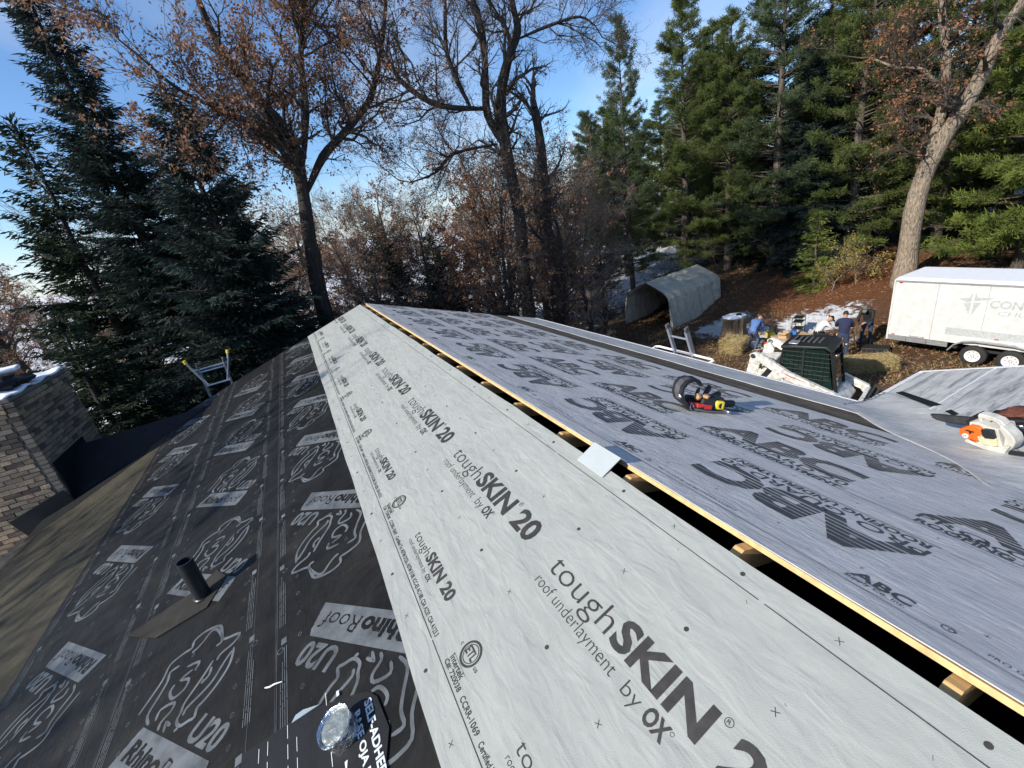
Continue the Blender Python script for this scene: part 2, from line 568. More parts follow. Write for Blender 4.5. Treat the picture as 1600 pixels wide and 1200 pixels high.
m_ply = mat('plywood', (.50, .34, .17), .75, var=.35, scale=3, stretch=(1, 30, 30), bump=.002, bscale=40)
m_plye = mat('plywood_edge', (.62, .43, .20), .7, var=.25, scale=20)
m_osb = sheet_mat('weathered_deck', (.055, .046, .038), .85, .006, 1, .6, .003, dirt=((.21, .17, .12), 7, (1.3, .10, 1), .45, .68, .85))
m_lumber = mat('lumber', (.62, .38, .15), .7, var=.25, scale=5, stretch=(12, 1, 12), bump=.002, bscale=30)
m_white_sheet = sheet_mat('white_underlayment', (.335, .35, .325), .62, .020, 0, .07, .0014, wscale=.85, dirt=((.21, .205, .19), 2.4, (1, 1, 1), .58, .85, .35))
m_abc_sheet = sheet_mat('grey_underlayment', (.53, .52, .50), .6, .0075, 1, .14, .0014, wscale=1.35, ck=1.3, dirt=((.26, .26, .26), 2.6, (1, .6, 1), .55, .85, .4))
m_eave_sheet = sheet_mat('pale_eave_membrane', (.50, .50, .485), .6, .011, 1, .2, .001, dirt=((.26, .28, .31), 5, (1, .25, 1), .45, .75, .75))
m_wing_sheet = sheet_mat('pale_worn_underlayment', (.50, .50, .485), .6, .009, 0, .15, .0010, dirt=((.10, .11, .125), 9, (.16, 1.4, 1), .47, .66, .85))
m_black_sheet = sheet_mat('black_underlayment', (.011, .011, .011), .6, .009, 0, .5, .0010, spec=.12, dirt=((.055, .049, .04), 3, (1, .6, 1), .5, .8, .5))
m_olive = sheet_mat('granular_membrane', (.055, .05, .036), .85, .007, 0, .35, .003, spec=.15, dirt=((.08, .072, .053), 4, (1, .5, 1), .5, .8, .5))
m_black_ice = sheet_mat('black_ice_membrane', (.012, .013, .015), .6, .006, 0, .3, .001, spec=.2)
m_ink = mat('dark_ink', (.036, .034, .031), .6, var=.35, scale=30)
m_ink_soft = mat('grey_ink', (.065, .068, .072), .6, var=.35, scale=25)
m_rhino_ink = mat('pale_ink', (.10, .11, .117), .55, var=.5, scale=7, spec=.25)
m_white_metal = mat('white_metal', (.78, .79, .80), .35, var=.04)
m_wall = mat('painted_siding', (.42, .38, .31), .7, var=.1)
m_dark_int = mat('attic_dust', (.05, .04, .03), .9)


def slab(name, x0, x1, y0, y1, top, th, mat_, mw, parent=house, nx=1, ny=1):
    b_ = MB(); b_.box(((x0 + x1) / 2, (y0 + y1) / 2, top - th / 2), (x1 - x0, y1 - y0, th))
    return b_.build(name, mat_, parent, mw=mw)


def soft_sheet(name, x0, x1, y0, y1, top, mat_, mw, parent=house, waves=((0,),), amp=.004, step=.12, hang=.006, seed=0):
    """thin membrane with slightly wavy edges and an underside"""
    r_ = np.random.default_rng(seed)
    xs = np.linspace(x0, x1, max(2, int((x1 - x0) / step) + 1)); ys = np.linspace(y0, y1, max(2, int((y1 - y0) / step) + 1))
    X_, Y_ = np.meshgrid(xs, ys, indexing='ij')
    ph = r_.uniform(0, 6, 6)
    wob = lambda s: amp * (np.sin(s * 2.1 + ph[0]) + .6 * np.sin(s * 5.3 + ph[1]) + .35 * np.sin(s * 11.7 + ph[2]))
    fy0 = (Y_ - y0) / (y1 - y0)
    Yw = Y_ + wob(X_) * (1 - fy0) + wob(X_ + 3.1) * fy0
    Xw = X_ + (wob(Y_ + 1.3) * ((X_ - x0) / (x1 - x0)) + wob(Y_ + 7) * (1 - (X_ - x0) / (x1 - x0)))
    Z_ = np.full_like(X_, top)
    n_ = X_.size; ii = np.arange(n_).reshape(X_.shape)
    V_ = np.concatenate([np.stack([Xw, Yw, Z_], -1).reshape(-1, 3), np.stack([Xw, Yw, Z_ - hang], -1).reshape(-1, 3)])
    top_q = np.stack([ii[:-1, :-1], ii[1:, :-1], ii[1:, 1:], ii[:-1, 1:]], -1).reshape(-1, 4)
    per = np.concatenate([ii[:, 0], ii[-1, 1:], ii[-2::-1, -1], ii[0, -2:0:-1]])
    nxt = np.roll(per, -1)
    side = np.stack([per, per + n_, nxt + n_, nxt], -1)
    me_ = np_mesh(name, V_, np.concatenate([top_q, top_q[:, ::-1] + n_, side]))
    me_.materials.append(mat_)
    return put(name, me_, parent, mw)


# decking: each sheet of plywood is a part; the deck is laid in rows with small joints
def deck(mw, left, u0, u1, mat_, top=-.0):
    row = 1.22; u = u0; k = 0
    while u < u1 - .01:
        ue = min(u + row, u1); y = RY0 - (1.2 if k % 2 else 0)
        while y < RY1 - .01:
            ys, ye = max(y, RY0), min(y + 2.44, RY1)
            if ye - ys > .05:
                if left: slab('deck_panel', ys + .002, ye - .002, u + .002, ue - .002, top, .015, mat_, mw)
                else: slab('deck_panel', u + .002, ue - .002, ys + .002, ye - .002, top, .015, mat_, mw)
            y += 2.44
        u = ue; k += 1


deck(HL, True, .062, UL, m_ply)
deck(HR, False, .062, 2.8, m_ply)
slab('weathered_deck_strip', 2.80, UR, RY0, RY1, 0, .015, m_osb, HR)
# bare plywood lip on the right side of the ridge slot
bz = MB(); bz.box((.064, (RY0 + RY1) / 2, -.0045), (.016, RY1 - RY0, .021)); bz.build('plywood_edge', m_plye, house, mw=HR)

# rafters meeting under the slot, 24 inches apart
raf = MB()
for s in (-1, 1):
    lt = 4.0
    poly = [(0, -.02), (s * lt * CA, -.02 - lt * SA), (s * lt * CA, -.12 - lt * SA), (0, -.12)]
    raf.prism(poly, (0, .019, 0), (1, 0, 0), (0, 0, 1), .038)
rme = raf.mesh('rafter'); rme.materials.append(m_lumber)
for k in range(-5, 16):
    put('rafter', rme, house, HOUSE_INV @ Matrix.Translation((0, .24 + .61 * k, 0)))

# hollow shell of walls below the roof: two long walls and two gable walls
xl, xr = -UL * CA + .35, UR * CA - .35
for x_ in (xl, xr):
    w_ = MB(); zt_ = -abs(x_) * TA - .14; w_.box((x_, (RY0 + RY1) / 2, (GZ - .3 + zt_) / 2), (.12, RY1 - RY0 - .6, zt_ - GZ + .3)); w_.build('wall', m_wall, house, mw=HOUSE_INV)
prof = [(xl + .07, GZ - .3), (xr - .07, GZ - .3), (xr - .07, -(xr) * TA - .14), (0, -.14), (xl + .07, xl * TA - .14)]
for y_ in (RY0 + .42, RY1 - .30):
    w_ = MB(); w_.prism(prof, (0, y_, 0), (1, 0, 0), (0, 0, 1), .12); w_.build('wall', m_wall, house, mw=HOUSE_INV)
w_ = MB(); w_.box(((xl + xr) / 2, (RY0 + RY1) / 2, -2.15), (xr - xl - .2, RY1 - RY0 - .9, .1)); w_.build('attic_floor', m_dark_int, house, mw=HOUSE_INV)
for nm, x_, n_ in (('fascia', -UL * CA, -UL * SA), ('fascia', UR * CA, -UR * SA)):
    f_ = MB(); f_.box((x_ + (.012 if x_ < 0 else -.012), (RY0 + RY1) / 2, n_ - .10), (.02, RY1 - RY0 - .01, .15)); f_.build(nm, m_white_metal, house, mw=HOUSE_INV)
for s, u_ in ((-1, UL), (1, UR)):
    f_ = MB(); f_.prism([(0.0, -.03), (s * (u_ - .03) * CA, -.03 - (u_ - .03) * SA), (s * (u_ - .03) * CA, -.17 - (u_ - .03) * SA), (0, -.17)], (0, RY1 - .03, 0), (1, 0, 0), (0, 0, 1), .02)
    f_.build('rake_board', m_white_metal, house, mw=HOUSE_INV)
# white drip edge along the right eave and the left eave
for mw_, u_, lft in ((HR, UR, False),):
    d_ = MB(); d_.box((u_ - .02, (2.33 + RY1) / 2, .012), (.055, RY1 - 2.33, .004)); d_.box((u_ + .0085, (2.33 + RY1) / 2, -.02), (.003, RY1 - 2.33, .066))
    d_.build('drip_edge', m_white_metal, house, mw=mw_)

# ---- left slope sheets
slab('eave_membrane', RY0, RY1, 3.7, UL + .01, .005, .005, m_olive, HL)
roll3 = soft_sheet('black_underlayment_sheet', RY0, RY1 + .01, 2.82, 4.01, .009, m_black_sheet, HL, seed=1)
roll2 = soft_sheet('black_underlayment_sheet', RY0, RY1 + .01, 1.83, 2.945, .013, m_black_sheet, HL, seed=2)
roll1 = soft_sheet('black_underlayment_sheet', RY0, RY1 + .01, .95, 1.955, .017, m_black_sheet, HL, seed=3)
white = soft_sheet('white_underlayment_sheet', RY0, RY1 + .012, .056, 1.285, .022, m_white_sheet, HL, seed=4, hang=.005, amp=.003)
tag(white, 'pale grey underlayment strip printed toughSKIN 20 along the ridge')

# print on the white strip
pw = Print(.0235)
EX, EY = (-1, 0), (0, -1)        # lettering runs towards the near end, tops to the ridge
PER = 1.235


def wtext(s, y, u, length, cap, bold=0, shear=0): pw.text(s, (y, u), EX, EY, length, cap, bold, shear)


for k in range(-2, 8):
    y = 1.335 + PER * k
    wtext('tough', y, .602, .385, .098, -.012)
    wtext('SKIN', y - .405, .600, .385, .105, .035)
    wtext('20', y - .855, .598, .19, .105, .035)
    pw.ring((y - .815, .493), .012, .0018, 14); wtext('R', y - .809, .498, .011, .011, .0)
    wtext('roof underlayment', y + .0, .678, .50, .049, -.015)
    wtext('by', y - .55, .678, .072, .049, -.015)
    wtext('OX', y - .645, .678, .085, .05, .035)
    pw.ring((y - .735, .635), .006, .0012, 10)
    # second, smaller row beside the margin line
    ys = 2.122 + PER * k
    wtext('tough', ys, 1.048, .205, .050, -.012); wtext('SKIN', ys - .215, 1.047, .205, .056, .035); wtext('20', ys - .455, 1.046, .10, .056, .035)
    wtext('roof underlayment by', ys, 1.088, .30, .024, -.012); wtext('OX', ys - .32, 1.088, .05, .024, .03)
    # listing mark
    ye = 1.272 + PER * k
    pw.ring((ye, 1.045), .047, .009, 24); pw.ring((ye, 1.045), .036, .003, 24); wtext('ETL', ye + .030, 1.060, .06, .034, .02)
    wtext('c', ye + .072, 1.062, .010, .018); wtext('us', ye - .058, 1.062, .022, .018)
    wtext('Intertek', ye + .055, 1.124, .112, .024, .01); wtext('C#: 720038', ye + .060, 1.150, .15, .020, .012)
    wtext('CCRR-1069', ye - .115, 1.150, .15, .022, .012)
    wtext('Certified To: ASTM D226, ASTM E108, ICC-ES AC188, CSA A220, CSA A123.3', ye - .29, 1.150, .76, .021, .012)
    pw.stroke([(ye + .06, 1.100), (ye - .06, 1.100)], .002)
    for r_, off in ((.104, .44), (.382, .15), (.789, .45), (1.232, .42)):
        for h in range(2):
            yd = off + .0 + .6175 * h + PER * k + (.32 if r_ in (.104, 1.232) else .0)
            pw.dot((yd, r_), .0085)
            yx = yd + .31
            for a_ in (.6, 2.2): pw.stroke([(yx - .012 * math.cos(a_), r_ - .012 * math.sin(a_)), (yx + .012 * math.cos(a_), r_ + .012 * math.sin(a_))], .003)
    pw.stroke([(ye + .615, .147), (ye - .60, .147)], .0055); pw.stroke([(ye + .185, 1.164), (ye - 1.04, 1.164)], .0055)
    for j in range(6):      # short stray tick marks
        yt_, ut_ = ye + .2 * j + .05 * math.sin(j * 5 + k), .27 + .1 * math.cos(j * 3.3 + k); pw.stroke([(yt_, ut_), (yt_ + .012 * math.cos(j * 2.0), ut_ + .012 * math.sin(j * 2.0 + k))], .0016)
pw.build(m_ink, white, xr=(RY0 + .02, RY1 - .01), yr=(.063, 1.275))

# print on the black rolls: plate, U20 and a line-drawn horned head, each row turned against the next
# strokes in metres: x to the right, y up, plate along the bottom
LOGO = [
    ((-0.006, 0.162), (-0.073, 0.162), (-0.097, 0.2), (-0.114, 0.283), (-0.135, 0.362), (-0.181, 0.433), (-0.141, 0.499), (-0.102, 0.536), (-0.134, 0.573), (-0.097, 0.632), (-0.0, 0.675), (0.078, 0.64), (0.135, 0.613), (0.24, 0.658), (0.251, 0.609), (0.21, 0.545), (0.219, 0.512)),
    ((-0.065, 0.514), (-0.047, 0.542), (-0.041, 0.585), (-0.041, 0.638), (0.001, 0.653), (0.107, 0.622), (0.133, 0.595), (0.113, 0.574)),
    ((0.282, 0.588), (0.348, 0.516), (0.367, 0.43), (0.359, 0.352), (0.345, 0.309), (0.376, 0.276), (0.351, 0.257), (0.311, 0.227), (0.26, 0.239), (0.242, 0.275), (0.216, 0.312), (0.204, 0.423), (0.187, 0.508)),
    ((0.287, 0.574), (0.293, 0.509), (0.31, 0.429), (0.296, 0.368), (0.264, 0.295), (0.279, 0.266)),
    ((-0.006, 0.162), (0.037, 0.178), (0.13, 0.13), (0.267, 0.098), (0.343, 0.128), (0.372, 0.163), (0.362, 0.219)),
    ((0.055, 0.185), (-0.015, 0.214), (-0.047, 0.294), (-0.078, 0.362), (-0.122, 0.403), (-0.083, 0.442)),
    ((-0.004, 0.448), (0.07, 0.485), (0.093, 0.443), (0.083, 0.465)),
    ((0.066, 0.444), (0.029, 0.387), (0.097, 0.402), (0.125, 0.357), (0.095, 0.311), (0.056, 0.311), (0.018, 0.331), (0.011, 0.362)),
    ((0.2, 0.151), (0.089, 0.208), (0.06, 0.251), (0.125, 0.295), (0.154, 0.269), (0.144, 0.21), (0.171, 0.183)),
    ((0.178, 0.224), (0.223, 0.185), (0.277, 0.147), (0.283, 0.175), (0.236, 0.215), (0.186, 0.221)),
    ((0.328, 0.176), (0.312, 0.221), (0.296, 0.203)),
    ((0.213, 0.478), (0.245, 0.446), (0.234, 0.405), (0.226, 0.421))]
def curve(pts):
    """Catmull-Rom through the points"""
    p = [np.array(q, float) for q in pts]; out = []
    for i in range(len(p) - 1):
        a_, b_, c_, d_ = p[max(i - 1, 0)], p[i], p[i + 1], p[min(i + 2, len(p) - 1)]
        for t in (0, .33, .67): out.append(.5 * (2 * b_ + (c_ - a_) * t + (2 * a_ - 5 * b_ + 4 * c_ - d_) * t * t + (3 * b_ - a_ - 3 * c_ + d_) * t ** 3))
    return out + [p[-1]]


LEX, LEY = np.array((-.765, -.644)), np.array((.644, -.765))


def rhino(pr, y0, u0, sgn):
    """logo set slantwise from plate corner (y0, u0); sgn=-1 is turned round"""
    o = np.array((y0, u0)); ex, ey = LEX * sgn, LEY * sgn
    T = lambda q: tuple(o + ex * q[0] + ey * q[1])
    for st in LOGO:
        run = []
        for q in st + ((0, 0),):
            if q[1] > .176: run.append(T(q))
            else:
                if len(run) > 1: pr.stroke(curve(run), .017)
                run = []
    for q in (((0, 0), (.73, 0), (.728, .024), (.003, .024)), ((.02, .146), (.705, .146), (.69, .17), (.03, .17))):
        pr.poly([T(p) for p in q])
    plate_fill(pr, T)
    pr.text('U20', T((.43, .195)), ex, ey, .25, .105, .03, .15)


_pf = None


def plate_fill(pr, T):
    """solid plate area minus the letters of RhinoRoof, as one triangulated shape"""
    global _pf
    if _pf is None:
        cells = []
        nx, ny = 150, 34
        x0, x1, y0, y1 = .0, .73, .024, .146
        occ = np.zeros((nx, ny), bool)
        for s, xs, ln, bold in (('Rhino', .05, .33, .045), ('Roof', .395, .285, -.005)):
            V_, F_ = glyphs(s, bold, .15)
            P = V_.copy(); P[:, 0] -= P[:, 0].min(); P[:, 0] *= ln / P[:, 0].max(); P[:, 1] *= .088 / .73; P[:, 0] += xs; P[:, 1] += .042
            gxx, gyy = np.meshgrid(x0 + (np.arange(nx) + .5) / nx * (x1 - x0), y0 + (np.arange(ny) + .5) / ny * (y1 - y0), indexing='ij')
            for f in F_:
                q = P[list(f)]; e = np.roll(q, -1, 0) - q
                s_ = np.stack([e[k, 0] * (gyy - q[k, 1]) - e[k, 1] * (gxx - q[k, 0]) for k in range(len(q))])
                if len(q) == 3: occ |= (s_ >= 0).all(0) | (s_ <= 0).all(0)
                else:
                    for k in range(1, len(q) - 1):
                        t3 = q[[0, k, k + 1]]; e3 = np.roll(t3, -1, 0) - t3
                        s3 = np.stack([e3[a_, 0] * (gyy - t3[a_, 1]) - e3[a_, 1] * (gxx - t3[a_, 0]) for a_ in range(3)])
                        occ |= (s3 >= 0).all(0) | (s3 <= 0).all(0)
        for j in range(ny):
            yc = y0 + (j + .5) / ny * (y1 - y0); xa = yc * .12; xb = .73 - yc * .17
            i = 0
            while i < nx:
                xi = x0 + i / nx * (x1 - x0)
                if occ[i, j] or xi < xa or xi > xb: i += 1; continue
                k = i
                while k < nx and not occ[k, j] and x0 + (k + 1) / nx * (x1 - x0) <= xb: k += 1
                k = max(k, i + 1)
                ya, yb = y0 + j / ny * (y1 - y0), y0 + (j + 1) / ny * (y1 - y0)
                xe = x0 + k / nx * (x1 - x0)
                cells.append(((xi, ya), (xe, ya), (xe, yb), (xi, yb))); i = k
        _pf = cells
    for c_ in _pf: pr.poly([T(p) for p in c_])


def small_print(pr, y, u, sgn):
    """approval blocks beside the lap lines"""
    rr = random.Random(int(y * 100 + u * 10))
    for j, (off, ln) in enumerate(((0, .34), (.011, .40), (.022, .36), (.033, .24))):
        x = 0
        while x < ln:
            w = rr.uniform(.03, .16); pr.poly([(y + x, u + sgn * off), (y + x + w, u + sgn * off), (y + x + w, u + sgn * (off + .0034)), (y + x, u + sgn * (off + .0034))]); x += w + .008
    pr.ring((y + .46, u + sgn * .035), .016, .003, 12)
    pr.poly([(y + .49, u), (y + .53, u), (y + .53, u + sgn * .03), (y + .49, u + sgn * .03)])


for sh, top, rows, edge, ur in ((roll1, .0185, ((1.142, -1, .34),), 1.90, (.96, 1.945)), (roll2, .0145, ((2.795, 1, -.31),), 2.89, (1.97, 2.935)), (roll3, .0105, ((3.155, -1, .71),), 3.96, (2.955, 4.0))):
    pr = Print(top)
    for k in range(-2, 8):
        for u0, sg, off in rows: rhino(pr, off + 1.25 * k + 0, u0, sg)
        yb = .35 + 1.25 * k
        small_print(pr, yb, edge - .055, 1); small_print(pr, yb + .62, edge - .015, -1)
        small_print(pr, yb + .2, ur[0] + .10, -1); small_print(pr, yb + .8, ur[0] + .09, 1)
        for j in range(8):
            for uu in (edge - .13, ur[0] + .16, (edge + ur[0]) / 2 + .02 * (j % 2)):
                if uu > (edge + ur[0]) / 2 + .2 or uu < (edge + ur[0]) / 2 - .2 or j in (2, 6):
                    c_ = (yb + .157 * j, uu); pr.ring(c_, .012, .0022, 10, .75); pr.stroke([(c_[0] - .006, c_[1]), (c_[0] + .006, c_[1])], .002)
    pr.stroke([(RY0, edge), (RY1, edge)], .004); pr.stroke([(RY0, edge + .008), (RY1, edge + .008)], .002); pr.stroke([(RY0, ur[0] + .075), (RY1, ur[0] + .075)], .0025)
    rr = random.Random(int(edge * 100))
    for j in range(110):     # scuffs from boots
        y, u = rr.uniform(0, RY1), rr.uniform(*ur); w = rr.uniform(.01, .05); pr.stroke([(y, u), (y + w * rr.uniform(-.3, 1), u + w * rr.uniform(-.4, .4))], .0022)
    pr.build(m_rhino_ink, sh, xr=(RY0 + .02, RY1 - .02), yr=ur)

# ---- right slope sheets
abc = []
for i, (u0, u1, top) in enumerate(((.048, 1.02, .017), (.93, 2.22, .0125), (2.12, 2.93, .008))):
    s_ = soft_sheet('grey_underlayment_sheet', u0, u1, RY0, RY1 + .01, top, m_abc_sheet, HR, seed=10 + i, hang=.004, amp=.0035)
    abc.append((s_, u0, u1, top))
tag(abc[0][0], 'grey underlayment printed ABC PRO GUARD 20 beside the open ridge slot')
eave_s = soft_sheet('eave_membrane', 3.45, UR + .005, RY0, RY1 + .01, .009, m_eave_sheet, HR, seed=20, amp=.012)

for (s_, u0, u1, top), rows in zip(abc, (((.645, 'a', .54),), ((1.195, 'b', 1.95), (1.915, 'a', .95)), ((2.46, 'b', 2.3),))):
    pr = Print(top + .0015)
    for k in range(-3, 8):
        for ub, ty, y0 in rows:
            y = y0 + 1.22 * k
            ex, ey, sg = ((0, 1), (-1, 0), 1) if ty == 'a' else ((0, -1), (1, 0), -1)
            pr.text('ABC', (ub, y), ex, ey, .90, .245, .045, 0, stripes=7)
            pr.text('PRO GUARD 20', (ub + sg * .085, y - sg * .0), ex, ey, .92, .066, .008)
            pr.text('ROOFING UNDERLAYMENT', (ub + sg * .155, y + sg * .02), ex, ey, .90, .048, .03)
            for j in range(3): pr.stroke([(ub + sg * (.17 + .006 * j), y), (ub + sg * (.17 + .006 * j), y + sg * .9)], .0022)
        um = rows[0][0]
    for k in range(-3, 8):
        y = .585 + 1.22 * k; ul = u0 + .145
        pr.text('ABC', (ul + .012, y), (0, -1), (1, 0), .17, .05, .03); pr.text('Supply Co. Inc.', (ul - .014, y + .005), (0, -1), (1, 0), .17, .018, .01)
        pr.text('PRO GUARD 20  LISTED UNDERLAYMENT', (ul - .014, y - .35), (0, -1), (1, 0), .45, .014)
        pr.ring((ul + .01, y - .26), .015, .003, 12); pr.ring((ul + .01, y - .27), .009, .002, 10)
        for j in range(4):
            for uu in (u0 + .24, u1 - .10): pr.stroke([(uu - .008, y + .3 * j), (uu + .008, y + .3 * j)], .004); pr.stroke([(uu, y + .3 * j - .008), (uu, y + .3 * j + .008)], .004)
    for uu in (u0 + .10, u0 + .106, u1 - .03, (u0 + u1) / 2 + .28): pr.stroke([(uu, RY0), (uu, RY1)], .003)
    pr.build(m_ink_soft, s_, xr=(u0 + .01, u1 - .01), yr=(RY0 + .02, RY1 - .02))

# ---- small wing to the right with its own roof
WX1, WY = 5.25, 2.33
XC = UR * CA; ZC = -UR * SA
WV = 3.0                                                   # run from wing eave up to its ridge
MW_ = Matrix(((1, 0, 0, 0), (0, -CA, SA, WY), (0, SA, CA, ZC), (0, 0, 0, 1)))   # local x = world x, y = up the wing slope
HW = HOUSE_INV @ MW_


def wing_poly(name, pts, top, th, mat_):
    b_ = MB(); b_.prism(pts, (0, 0, top - th), (1, 0, 0), (0, 1, 0), th); return b_.build(name, mat_, house, mw=HW)


def valley_x(v): return XC - v * CA
VE = WV / CA
wing_poly('wing_deck', [(XC, 0), (WX1, 0), (WX1, VE), (valley_x(VE), VE)], -.002, .015, m_ply)
b_ = MB(); b_.prism([(XC - WV, WY - 2 * WV), (WX1, WY - 2 * WV), (WX1, WY - WV), (XC - WV, WY - WV)], (0, 0, 0), (1, 0, 0), (0, 1, 0), .015)
for i, p in enumerate(b_.v): b_.v[i] = (p[0], p[1], p[2] - .02 + ZC + (p[1] - (WY - 2 * WV)) * TA)
b_.build('wing_deck', m_osb, house, mw=HOUSE_INV)
wing_a = wing_poly('wing_underlayment_sheet', [(XC - .02, -.01), (WX1 + .01, -.01), (WX1 + .01, .70), (valley_x(.70) - .05, .70)], .003, .005, m_wing_sheet)
wing_b = wing_poly('wing_underlayment_sheet', [(valley_x(.665) - .05, .665), (WX1 + .012, .665), (WX1 + .012, VE), (valley_x(VE) - .05, VE)], .008, .005, m_wing_sheet)
b_ = MB()
for i in range(24):
    x0 = 3.86 + (WX1 - 3.86) * i / 24; x1 = 3.86 + (WX1 - 3.86) * (i + 1) / 24; j0, j1 = .004 * math.sin(i * 1.7), .004 * math.sin((i + 1) * 1.7)
    b_.prism([(x0, .655 + j0), (x1, .655 + j1), (x1, .672 + j1), (x0, .672 + j0)], (0, 0, .0085), (1, 0, 0), (0, 1, 0), .003)
b_.build('torn_sheet_edge', m_white_metal, house, mw=HW)
b_ = MB(); b_.box(((XC + WX1) / 2, .012, .007), (WX1 - XC, .055, .004)); b_.box(((XC + WX1) / 2, -.016, -.03), (WX1 - XC, .004, .075)); b_.build('drip_edge', m_white_metal, house, mw=HW)
b_ = MB(); b_.box((WX1 - .012, VE / 2, .014), (.04, VE, .004)); b_.box((WX1 + .014, VE / 2, -.03), (.004, VE, .09)); b_.build('drip_edge', m_white_metal, house, mw=HW)
wing_poly('black_membrane_strip', [(4.40, .14), (4.45, .18), (3.99, .70), (3.92, .655)], .0125, .004, m_black_ice)
wing_poly('black_membrane_strip', [(3.80, .80), (3.84, .83), (3.72, .93), (3.68, .90)], .0125, .004, m_black_ice)
# walls of the wing
b_ = MB(); b_.prism([(WY - .3, GZ - .3), (WY - .3, ZC + .3 * TA - .15), (WY - WV, ZC + WV * TA - .15), (WY - 2 * WV + .3, ZC + .3 * TA - .15), (WY - 2 * WV + .3, GZ - .3)], (3.6, 0, 0), (0, 1, 0), (0, 0, 1), WX1 - .25 - 3.6)
b_.build('wall', m_wall, house, mw=HOUSE_INV)
# curved membrane filling the valley
Sg, Tg = np.meshgrid(np.linspace(-.25, 3.1, 60), np.linspace(-1, 1, 40), indexing='ij')
Tg = Tg * (.30 + .05 * np.sin(Sg * 2.3) + .02 * np.sin(Sg * 5.1 + 1))
X_ = XC - Sg * .72 + Tg * .72; Y_ = WY - Sg * .72 - Tg * .72
z1 = -X_ * TA; z2 = ZC + (WY - Y_) * TA
k_ = .04
Z_ = np.where(np.abs(z1 - z2) < .30, np.maximum(z1, z2) + k_ * np.log1p(np.exp(-np.abs(z1 - z2) / k_)), np.maximum(z1, z2)) + .0165 - .012 * (np.abs(Tg) / .33).clip(0, 1) ** 6
keep = (Y_ < WY + .0)
ii = np.arange(Sg.size).reshape(Sg.shape)
q_ = np.stack([ii[:-1, :-1], ii[1:, :-1], ii[1:, 1:], ii[:-1, 1:]], -1).reshape(-1, 4)
ok = (Y_.ravel() < WY + .015)[q_].all(1)
Vv = np.stack([X_, Y_, Z_], -1).reshape(-1, 3)
mev = np_mesh('valley_membrane', Vv, q_[ok], smooth=True); mev.materials.append(sheet_mat('valley_underlayment', (.48, .48, .465), .6, .013, 1, .18, .001, dirt=((.22, .24, .27), 6, (.5, .5, 1), .5, .75, .7)))
ov = put('valley_membrane', mev, house, HOUSE_INV)
sol = ov.modifiers.new('thickness', 'SOLIDIFY'); sol.thickness = .004; sol.offset = -1
# ---------------------------------------------------------------- chimney (part of the house): every face brick is a piece
CX0, CX1, CY0, CY1 = -7.0, -5.12, 8.22, 10.0
CT, CB = -.02, -2.4
m_brick = None
m, N, L, b = nodes_of('pale_brick')
oi = N.new('ShaderNodeObjectInfo'); t = N.new('ShaderNodeTexCoord')
nz_ = N.new('ShaderNodeTexNoise'); nz_.inputs['Scale'].default_value = 22; nz_.inputs['Detail'].default_value = 7; L.new(t.outputs['Object'], nz_.inputs['Vector'])
rp_ = N.new('ShaderNodeValToRGB'); e_ = rp_.color_ramp.elements
e_[0].position = 0; e_[0].color = (.13, .10, .08, 1); e_[1].position = 1; e_[1].color = (.40, .29, .19, 1)
x_ = e_.new(.35); x_.color = (.28, .20, .13, 1); x_ = e_.new(.12); x_.color = (.13, .085, .06, 1)
ad_ = N.new('ShaderNodeMath'); ad_.operation = 'ADD'; ml_ = N.new('ShaderNodeMath'); ml_.operation = 'MULTIPLY_ADD'; ml_.inputs[1].default_value = .5; ml_.inputs[2].default_value = -.25
L.new(nz_.outputs['Fac'], ml_.inputs[0]); L.new(oi.outputs['Random'], ad_.inputs[0]); L.new(ml_.outputs[0], ad_.inputs[1]); L.new(ad_.outputs[0], rp_.inputs[0])
L.new(rp_.outputs[0], b.inputs['Base Color']); b.inputs['Roughness'].default_value = .9
bp_ = N.new('ShaderNodeBump'); bp_.inputs['Distance'].default_value = .012; L.new(nz_.outputs['Fac'], bp_.inputs['Height']); L.new(bp_.outputs[0], b.inputs['Normal'])
m_brick = m
m_mortar = mat('mortar', (.16, .14, .12), .95, var=.3, scale=20, bump=.004)
m_snow = mat('snow_cover', (.82, .85, .90), .6, var=.04, bump=.01, bscale=9)
m_clay = mat('clay_flue', (.42, .17, .08), .8, var=.25, scale=9)
m_tarp = mat('black_cloth', (.012, .012, .014), .7, var=.3, bump=.01, bscale=12)
ch = MB(); ch.box(((CX0 + CX1) / 2, (CY0 + CY1) / 2, (CT + CB) / 2), (CX1 - CX0 - .03, CY1 - CY0 - .03, CT - CB))
chimney = ch.build('chimney', m_mortar, house, mw=HOUSE_INV)
CH_L = Matrix.Identity(4)
BL, BH, BD, J = .19, .058, .095, .013
def brick_mesh(l, seed):
    r_ = random.Random(seed); b_ = MB(); b_.box((0, 0, 0), (l, BD, BH))
    b_.v = [(x + r_.uniform(-.004, .004), y + r_.uniform(-.005, .005), z + r_.uniform(-.003, .003)) for x, y, z in b_.v]
    me_ = b_.mesh('brick'); me_.materials.append(m_brick); return me_
bm_full = [brick_mesh(BL, s) for s in range(6)]; bm_half = [brick_mesh(BL / 2 - J / 2, 20 + s) for s in range(3)]
rr = random.Random(5); nb = 0
rows_n = int((CT - CB) / (BH + J))
